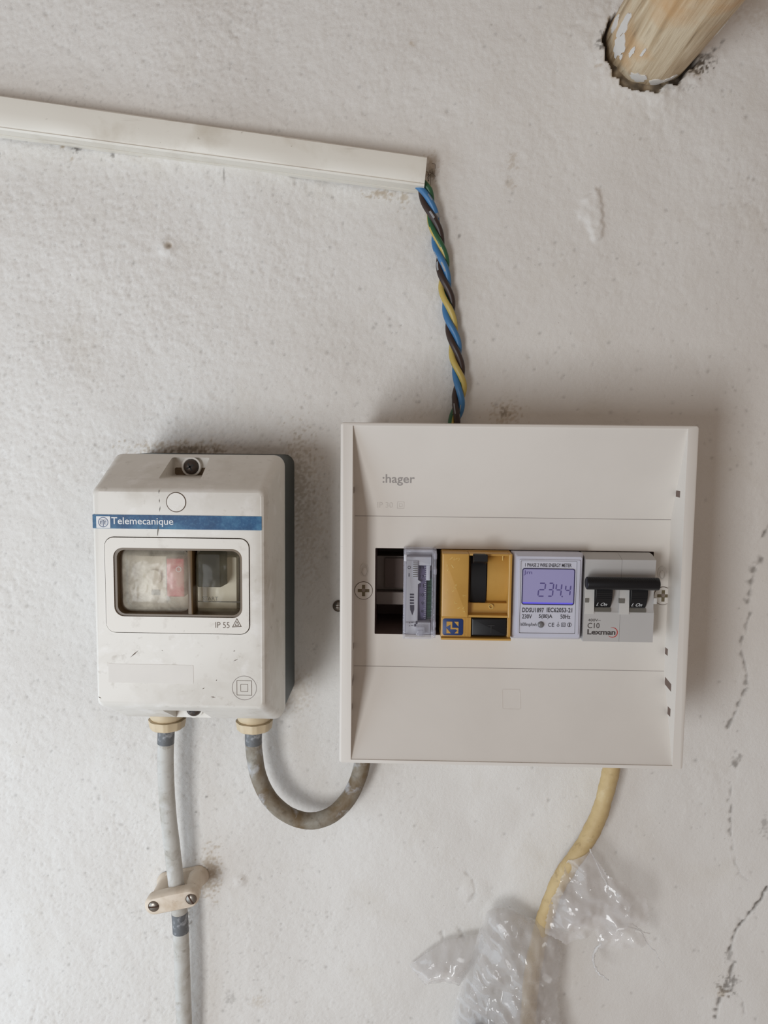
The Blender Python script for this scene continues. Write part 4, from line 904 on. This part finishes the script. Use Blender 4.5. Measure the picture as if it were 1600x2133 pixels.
def build_dpole():
    x0, x1 = PX(1217.5, 1240, MD), PX(1364, 1240, MD); xm = PX(1291, 1300, MD)
    t = thing('double_pole_breaker', 'grey two-pole circuit breaker with black toggles joined by a bar', 'circuit breaker', ((x0+x1)/2, MZ0, 30))
    zb, zt = PZ(1290, 1337, MD), PZ(1290, 1166, MD)
    tg = RC(1240, 1230, 1275, 1268, MD+2)
    for k, (a, b_) in enumerate(((x0, xm-.06), (xm+.06, x1))):
        po = B().xprism([(MZ0, 30), (MZ0, 58.5), (zb, 58.5), (zb, MD), (PZ(1290, 1276, MD), MD), (PZ(1290, 1268, MD), MD-1.2), (PZ(1290, 1238, MD), MD-1.6), (PZ(1290, 1205, MD), MD-.6), (zt, MD), (MZ1-.4, 63.0), (MZ1-.1, 58.4), (MZ1-.1, 30)], a, b_).bevel(.25, 2, 25).done('pole_body', 'breaker_grey', t, 30)
    px_off = PX(1314, 1250, MD)-PX(1241, 1250, MD)
    for k in range(2):
        ox = k*px_off
        r = RC(1241.5, 1222, 1275, 1267, MD+2); n = 12; r = (r[0]+ox, r[1]+ox, r[2], r[3])
        prof = [(r[2]+(r[3]-r[2])*i/n, MD-1.5+4.6*math.sin(math.pi*(.06+.62*i/n))) for i in range(n+1)]+[(r[3], MD-3), (r[2], MD-3)]
        tog = B().xprism(prof, r[0], r[1]).bevel(.25, 2, 40).done('toggle', 'black_plastic', t, 30)
        for j in range(4):
            i_ = .45+.09*j; z = r[2]+(r[3]-r[2])*i_; d = MD-1.5+4.6*math.sin(math.pi*(.06+.62*i_))
            B().rbox(r[0]+.3, r[1]-.3, z-.12, z+.12, d-.4, d+.22).done('toggle_rib', 'deep_black', tog)
        z = r[2]+1.9; d = MD-1.5+4.6*math.sin(math.pi*(.06+.62*.2)); 
        o = text('I. On', (r[0]+.8, r[0]+6.3, z-1.1, z+.9), d, 'label_white', tog, 'toggle_lettering', .1, 0, .3)
        for v in o.data.vertices:
            f = (v.co.z/S-r[2])/(r[3]-r[2]); v.co.y -= (MD-1.5+4.6*math.sin(math.pi*(.06+.62*f))-d)*S
        lr = RC(1239, 1266.5, 1272.5, 1274, MD); B().xprism([(lr[2], MD-.5), (lr[2], MD+.35), (lr[3], MD-.6), (lr[3], MD-1.5)], lr[0]+ox, lr[1]+ox).done('toggle_lip', 'slot_grey', t)
        # raised clip piece left of each toggle
        c = RC(1218.5, 1222, 1239.5, 1279, MD+.5); a = max(c[0]+ox, x0) if k == 0 else c[0]+ox-.1
        B().xprism([(c[2], MD-.6), (c[2], MD+.45), (c[2]+4.5, MD+.45), (c[3], MD-.2), (c[3], MD-1.6)], a, c[1]+ox-.3).bevel(.12).done('clip_piece', 'breaker_light', t, 30)
        w_ = RC(1219, 1246.5, 1227, 1255, MD+.4) if k == 0 else RC(1290, 1247, 1301.5, 1256.5, MD+.4)
        B().rbox(w_[0], w_[1], w_[2], w_[3], MD-.8, MD+.52, .15).done('flag_window', 'slot_grey', t)
    # tie bar with knurled grip
    tb = RC(1224, 1205, 1377.5, 1231.5, MD+9); cz = (tb[2]+tb[3])/2; hr = (tb[3]-tb[2])/2; dc = MD+5.6; n = 26
    def ring_(x, r): return [(x, cz+r*math.sin(2*math.pi*i/n), dc+r*1.1*math.cos(2*math.pi*i/n)) for i in range(n)]
    bar = B().loft([(ring_(tb[0], hr-.7), 0), (ring_(tb[0]+.35, hr-.1), 0), (ring_(tb[0]+.7, hr), 0), (ring_(tb[1]-.7, hr), 0), (ring_(tb[1]-.3, hr-.15), 0), (ring_(tb[1], hr-.8), 0)]).done('tie_bar', 'black_plastic', t, 50)
    m = 30; kn = B()
    for i in range(m):
        xa = tb[0]+1+(tb[1]-tb[0]-2.4)*i/m
        for s_ in (-1, 1):
            path = [(xa+s_*.9*q_, cz+(hr+.02)*math.sin(a), dc+(hr+.02)*1.1*math.cos(a)) for q_, a in ((-1, .45), (0, .8), (1, 1.2))]
            kn.tube(path, .16, 4)
    kn = kn.done('knurling', 'black_plastic', bar, 40); kn['kind'] = 'stuff'
    D = MD
    tpx('400V~', 1225, 1289, 1251.5, 1294.5, D, 'breaker_ink', t, bold=0)
    tpx('C10', 1224, 1297.5, 1249, 1308.5, D, 'breaker_ink', t, bold=.004)
    tpx('Lexman', 1223.5, 1311, 1282, 1322, D, 'breaker_ink', t, bold=.028, name='brand_lettering')
    cx, cz_ = P(1276, 1317.5, D); arc_o, arc_i = [], []
    for i in range(25):
        a = math.radians(-142+i*255/24); th = .05+.42*math.sin(math.pi*i/24)**.6
        arc_o.append((cx+2.75*math.cos(a), cz_+2.75*math.sin(a))); arc_i.append((cx+(2.75-th)*math.cos(a), cz_+(2.75-th)*math.sin(a)))
    B().prism(arc_o+arc_i[::-1], D-.05, D+.09).done('brand_arc', 'lexman_red', t)
    r = RC(1363, 1246, 1368, 1258, MD-1); B().rbox(x1-.2, r[1], r[2], r[3], 60, MD-.6, .2).done('side_tab', 'breaker_light', t)
build_dpole()

# ------------------------------------------------------------------ screw behind the panel edge
def build_wall_screw():
    cx, cz = P(705, 1262, 0); t = thing('wall_screw', 'small steel screw head in the wall half hidden behind the white panel', 'screw', (cx, cz, 0))
    s_ = B().loft([(circ(cx, cz, 2.6), -2), (circ(cx, cz, 2.6), 1.5), (circ(cx, cz, 1.9), 2.2), (circ(cx, cz, .9), 2.4)]).done('screw_head', 'rusty_steel', t, 40)
    B().ring(circ(cx, cz, 3.5, 24), circ(cx, cz, 2.55, 24), -1, 1.1).done('dark_ring', 'dark_brown', t)  # dark brown ring round the screw head
    B().rbox(cx-2, cx+2, cz-.3, cz+.3, 1, 2.44).done('slot', 'rust_slot', s_)
build_wall_screw()

# ------------------------------------------------------------------ plastic bag and connector
def build_bag():
    t = thing('plastic_bag', 'crumpled clear plastic bag tied around the beige cable end', 'plastic bag', P(1080, 2080, 10)+(0,))
    def sheet(name, outline, dfun, seed, step=1.1, amp=1., mat='bag_film', jag=.6, holes=()):
        rg = np.random.default_rng(seed); poly = np.array(outline)
        if len(poly) and poly.shape[1] == 2: pass
        lo, hi = poly.min(0)-2, poly.max(0)+2
        xs = np.arange(lo[0], hi[0], step); zs = np.arange(lo[1], hi[1], step); X, Z = np.meshgrid(xs, zs)
        def crease(X, Z, lam, k):
            out = np.zeros_like(X)
            for _ in range(k):
                a = rg.uniform(0, math.pi); w_ = lam*rg.uniform(.7, 1.5); ph = rg.uniform(0, 1)
                wob = .35*np.sin((X*math.sin(a+1.1)-Z*math.cos(a+.6))/lam*1.3+rg.uniform(0, 6))
                u = (X*math.cos(a)+Z*math.sin(a))/w_+ph+wob; out += np.abs(u-np.floor(u)-.5)*4-1
            return out/math.sqrt(k)
        jx, jz = X, Z
        ins = np.zeros(X.shape, bool); dist = np.full(X.shape, 99.); NX, NZ = X.copy(), Z.copy()
        for a, b in zip(poly, np.roll(poly, -1, 0)):
            c_ = ((a[1] > jz) != (b[1] > jz)) & (jx < (b[0]-a[0])*(jz-a[1])/(b[1]-a[1]+1e-9)+a[0]); ins ^= c_
            ab = b-a; tt = np.clip(((X-a[0])*ab[0]+(Z-a[1])*ab[1])/(ab@ab+1e-9), 0, 1); qx, qz = a[0]+tt*ab[0], a[1]+tt*ab[1]; dn = np.hypot(X-qx, Z-qz); NX = np.where(dn < dist, qx, NX); NZ = np.where(dn < dist, qz, NZ); dist = np.minimum(dist, dn)
        cr = amp*(1.7*crease(X, Z, 26, 4)+1.25*crease(X, Z, 13, 4)+.28*crease(X, Z, 6, 3))
        sd = np.where(ins, dist, 0); X = np.where(ins, X, NX); Z = np.where(ins, Z, NZ); Dp = dfun(X, Z, sd)+cr*np.clip(.45+sd/5, 0, 1)
        ex = jag*np.sin(X*2.1+seed)*np.sin(Z*1.7+1)*np.exp(-sd/1.2); X = X+ex; Z = Z+ex*.6
        Dp = np.maximum(Dp, 2.2)
        bb = B(); vid = {}
        def vv(i, j):
            if (i, j) not in vid: vid[(i, j)] = bb.bm.verts.new(V(X[i, j], Z[i, j], Dp[i, j]))
            return vid[(i, j)]
        for i in range(len(zs)-1):
            for j in range(len(xs)-1):
                q = ((i, j), (i, j+1), (i+1, j+1), (i+1, j)); ok = [p for p in q if ins[p]]
                if ok: bb.bm.faces.new([vv(*p) for p in q])
        return bb.done(name, mat, t, 180, recalc=False)
    def px(l, d): return [P(x, y, d) for x, y in l]
    body = px([(1018, 1921), (1035, 1912), (1059, 1909), (1082, 1920), (1101, 1933), (1136, 1942), (1167, 1960), (1181, 2018), (1171, 2095), (1178, 2150), (1196, 2260), (925, 2260), (938, 2180), (946, 2133), (966, 2064), (985, 2010), (993, 1991), (1001, 1962)], 22)
    bz = P(1080, 2060, 22)
    def puff(X, Z, dist): return 12+22*np.clip(dist/26, 0, 1)**.6
    sheet('bag_front', body, puff, 21, 1.0, 1.15)
    sheet('inner_layer', [(bz[0]+(x-bz[0])*.9+2, z-3) for x, z in body], lambda X, Z, d: 12+9*np.clip(d/20, 0, 1), 31, 1.3, 1.2)
    sheet('bag_back', [(bz[0]+(x-bz[0])*.96, z-1) for x, z in body], lambda X, Z, d: 9-5*np.clip(d/20, 0, 1), 22, 1.6, .7)
    sleeve = px([(1008, 1960), (997, 1966), (975, 1968), (946, 1975), (927, 1979), (896, 1997), (869, 2018), (853, 2031), (862, 2040), (873, 2053), (888, 2070), (898, 2062), (911, 2057), (925, 2056), (942, 2064), (958, 2072), (980, 2040), (1003, 2000)], 14)
    sheet('torn_sleeve', sleeve, lambda X, Z, d: 6+11*np.clip(d/9, 0, 1)**.6, 23, .8, .8, 'flap_film')
    sheet('torn_sleeve', sleeve, lambda X, Z, d: 5-1.5*np.clip(d/9, 0, 1), 24, 1.1, .5)
    flap = px([(1229, 1768), (1240, 1788), (1252, 1801), (1262, 1820), (1268, 1818), (1283, 1830), (1295, 1828), (1312, 1845), (1330, 1853), (1341, 1866), (1347, 1882), (1346, 1902), (1349, 1921), (1330, 1922), (1314, 1929), (1335, 1938), (1357, 1952), (1330, 1964), (1310, 1962), (1291, 1971), (1268, 1966), (1249, 1970), (1240, 1950), (1237, 1929), (1218, 1948), (1198, 1955), (1179, 1964), (1158, 1952), (1134, 1940), (1138, 1910), (1146, 1880), (1168, 1826), (1182, 1791), (1208, 1780)], 18)
    fz = P(1250, 1870, 18)
    sheet('torn_flap', flap, lambda X, Z, d: 21+6*np.clip(d/14, 0, 1)+.06*(X-fz[0]), 25, .9, 1.25, 'flap_film')
    flap2 = px([(1229, 1775), (1256, 1808), (1284, 1860), (1316, 1890), (1312, 1930), (1290, 1968), (1255, 1960), (1240, 1925), (1200, 1950), (1150, 1940), (1160, 1880), (1190, 1800)], 10)
    sheet('torn_flap', flap2, lambda X, Z, d: 7+.05*(X-fz[0]), 26, 1.2, .8, 'flap_film')
    for pts, r in (([(1252, 1966, 17), (1238, 1985, 15), (1237, 2002, 14), (1243, 2022, 15), (1257, 2034, 17), (1268, 2042, 18)], 1.1), ([(1307, 1931, 18), (1334, 1940, 18), (1349, 1966, 16), (1367, 1985, 17), (1373, 1998, 17), (1383, 2007, 18)], .5), ([(1290, 1926, 18), (1318, 1926, 20), (1340, 1942, 18), (1356, 1944, 17)], .45), ([(1229, 1768, 19), (1246, 1806, 22), (1268, 1850, 23), (1296, 1888, 22)], .5)):
        path = pix_path(pts, 7); n = len(path); rg = random.Random(n)
        B().tube([(p.x+rg.uniform(-.35, .35), p.y+rg.uniform(-.35, .35), p.z) for p in path], [r*(1-.5*i/n)*rg.uniform(.6, 1.3) for i in range(n)], 6).done('plastic_strand', 'bag_fold', t, 60)
build_bag()
def build_connector():
    cx, cz = P(1008, 2133, 14); t = thing('cable_connector', 'dark blue round connector cap inside the plastic bag at the bottom edge', 'connector', (cx, cz-34, 6))
    def c_(r, z): return [(cx+r*math.cos(2*math.pi*i/28), z, 15+r*math.sin(2*math.pi*i/28)) for i in range(28)]
    B().loft([(c_(8.5, cz-34), 0), (c_(9.2, cz-32), 0), (c_(9.2, cz-5), 0), (c_(8.2, cz-1.4), 0), (c_(5.4, cz+.6), 0), (c_(2, cz+1.2), 0)]).done('cap', 'connector_navy', t, 50)
    B().loft([(c_(9.9, cz-22), 0), (c_(9.9, cz-17), 0)]).bevel(.5).done('collar', 'connector_navy', t, 40)
build_connector()

# ------------------------------------------------------------------ put every origin where its object is
def recentre():
    bpy.context.view_layer.update()
    org = {}
    def depth(o): return 0 if not o.parent else 1+depth(o.parent)
    for o in sorted([o for o in bpy.data.objects if o.type in ('MESH', 'EMPTY')], key=depth):
        if o.type == 'EMPTY': c = ROOTS[o]
        else:
            n = len(o.data.vertices); co = np.empty(n*3, np.float32); o.data.vertices.foreach_get('co', co); co = co.reshape(-1, 3)
            c = Vector(((co.min(0)+co.max(0))/2).tolist())
            if o.name == 'wall_back': c = Vector((0, 0, 0))
            o.data.transform(Matrix.Translation(-c))
        org[o] = c; o.location = c-(org[o.parent] if o.parent else Vector((0, 0, 0)))
recentre()
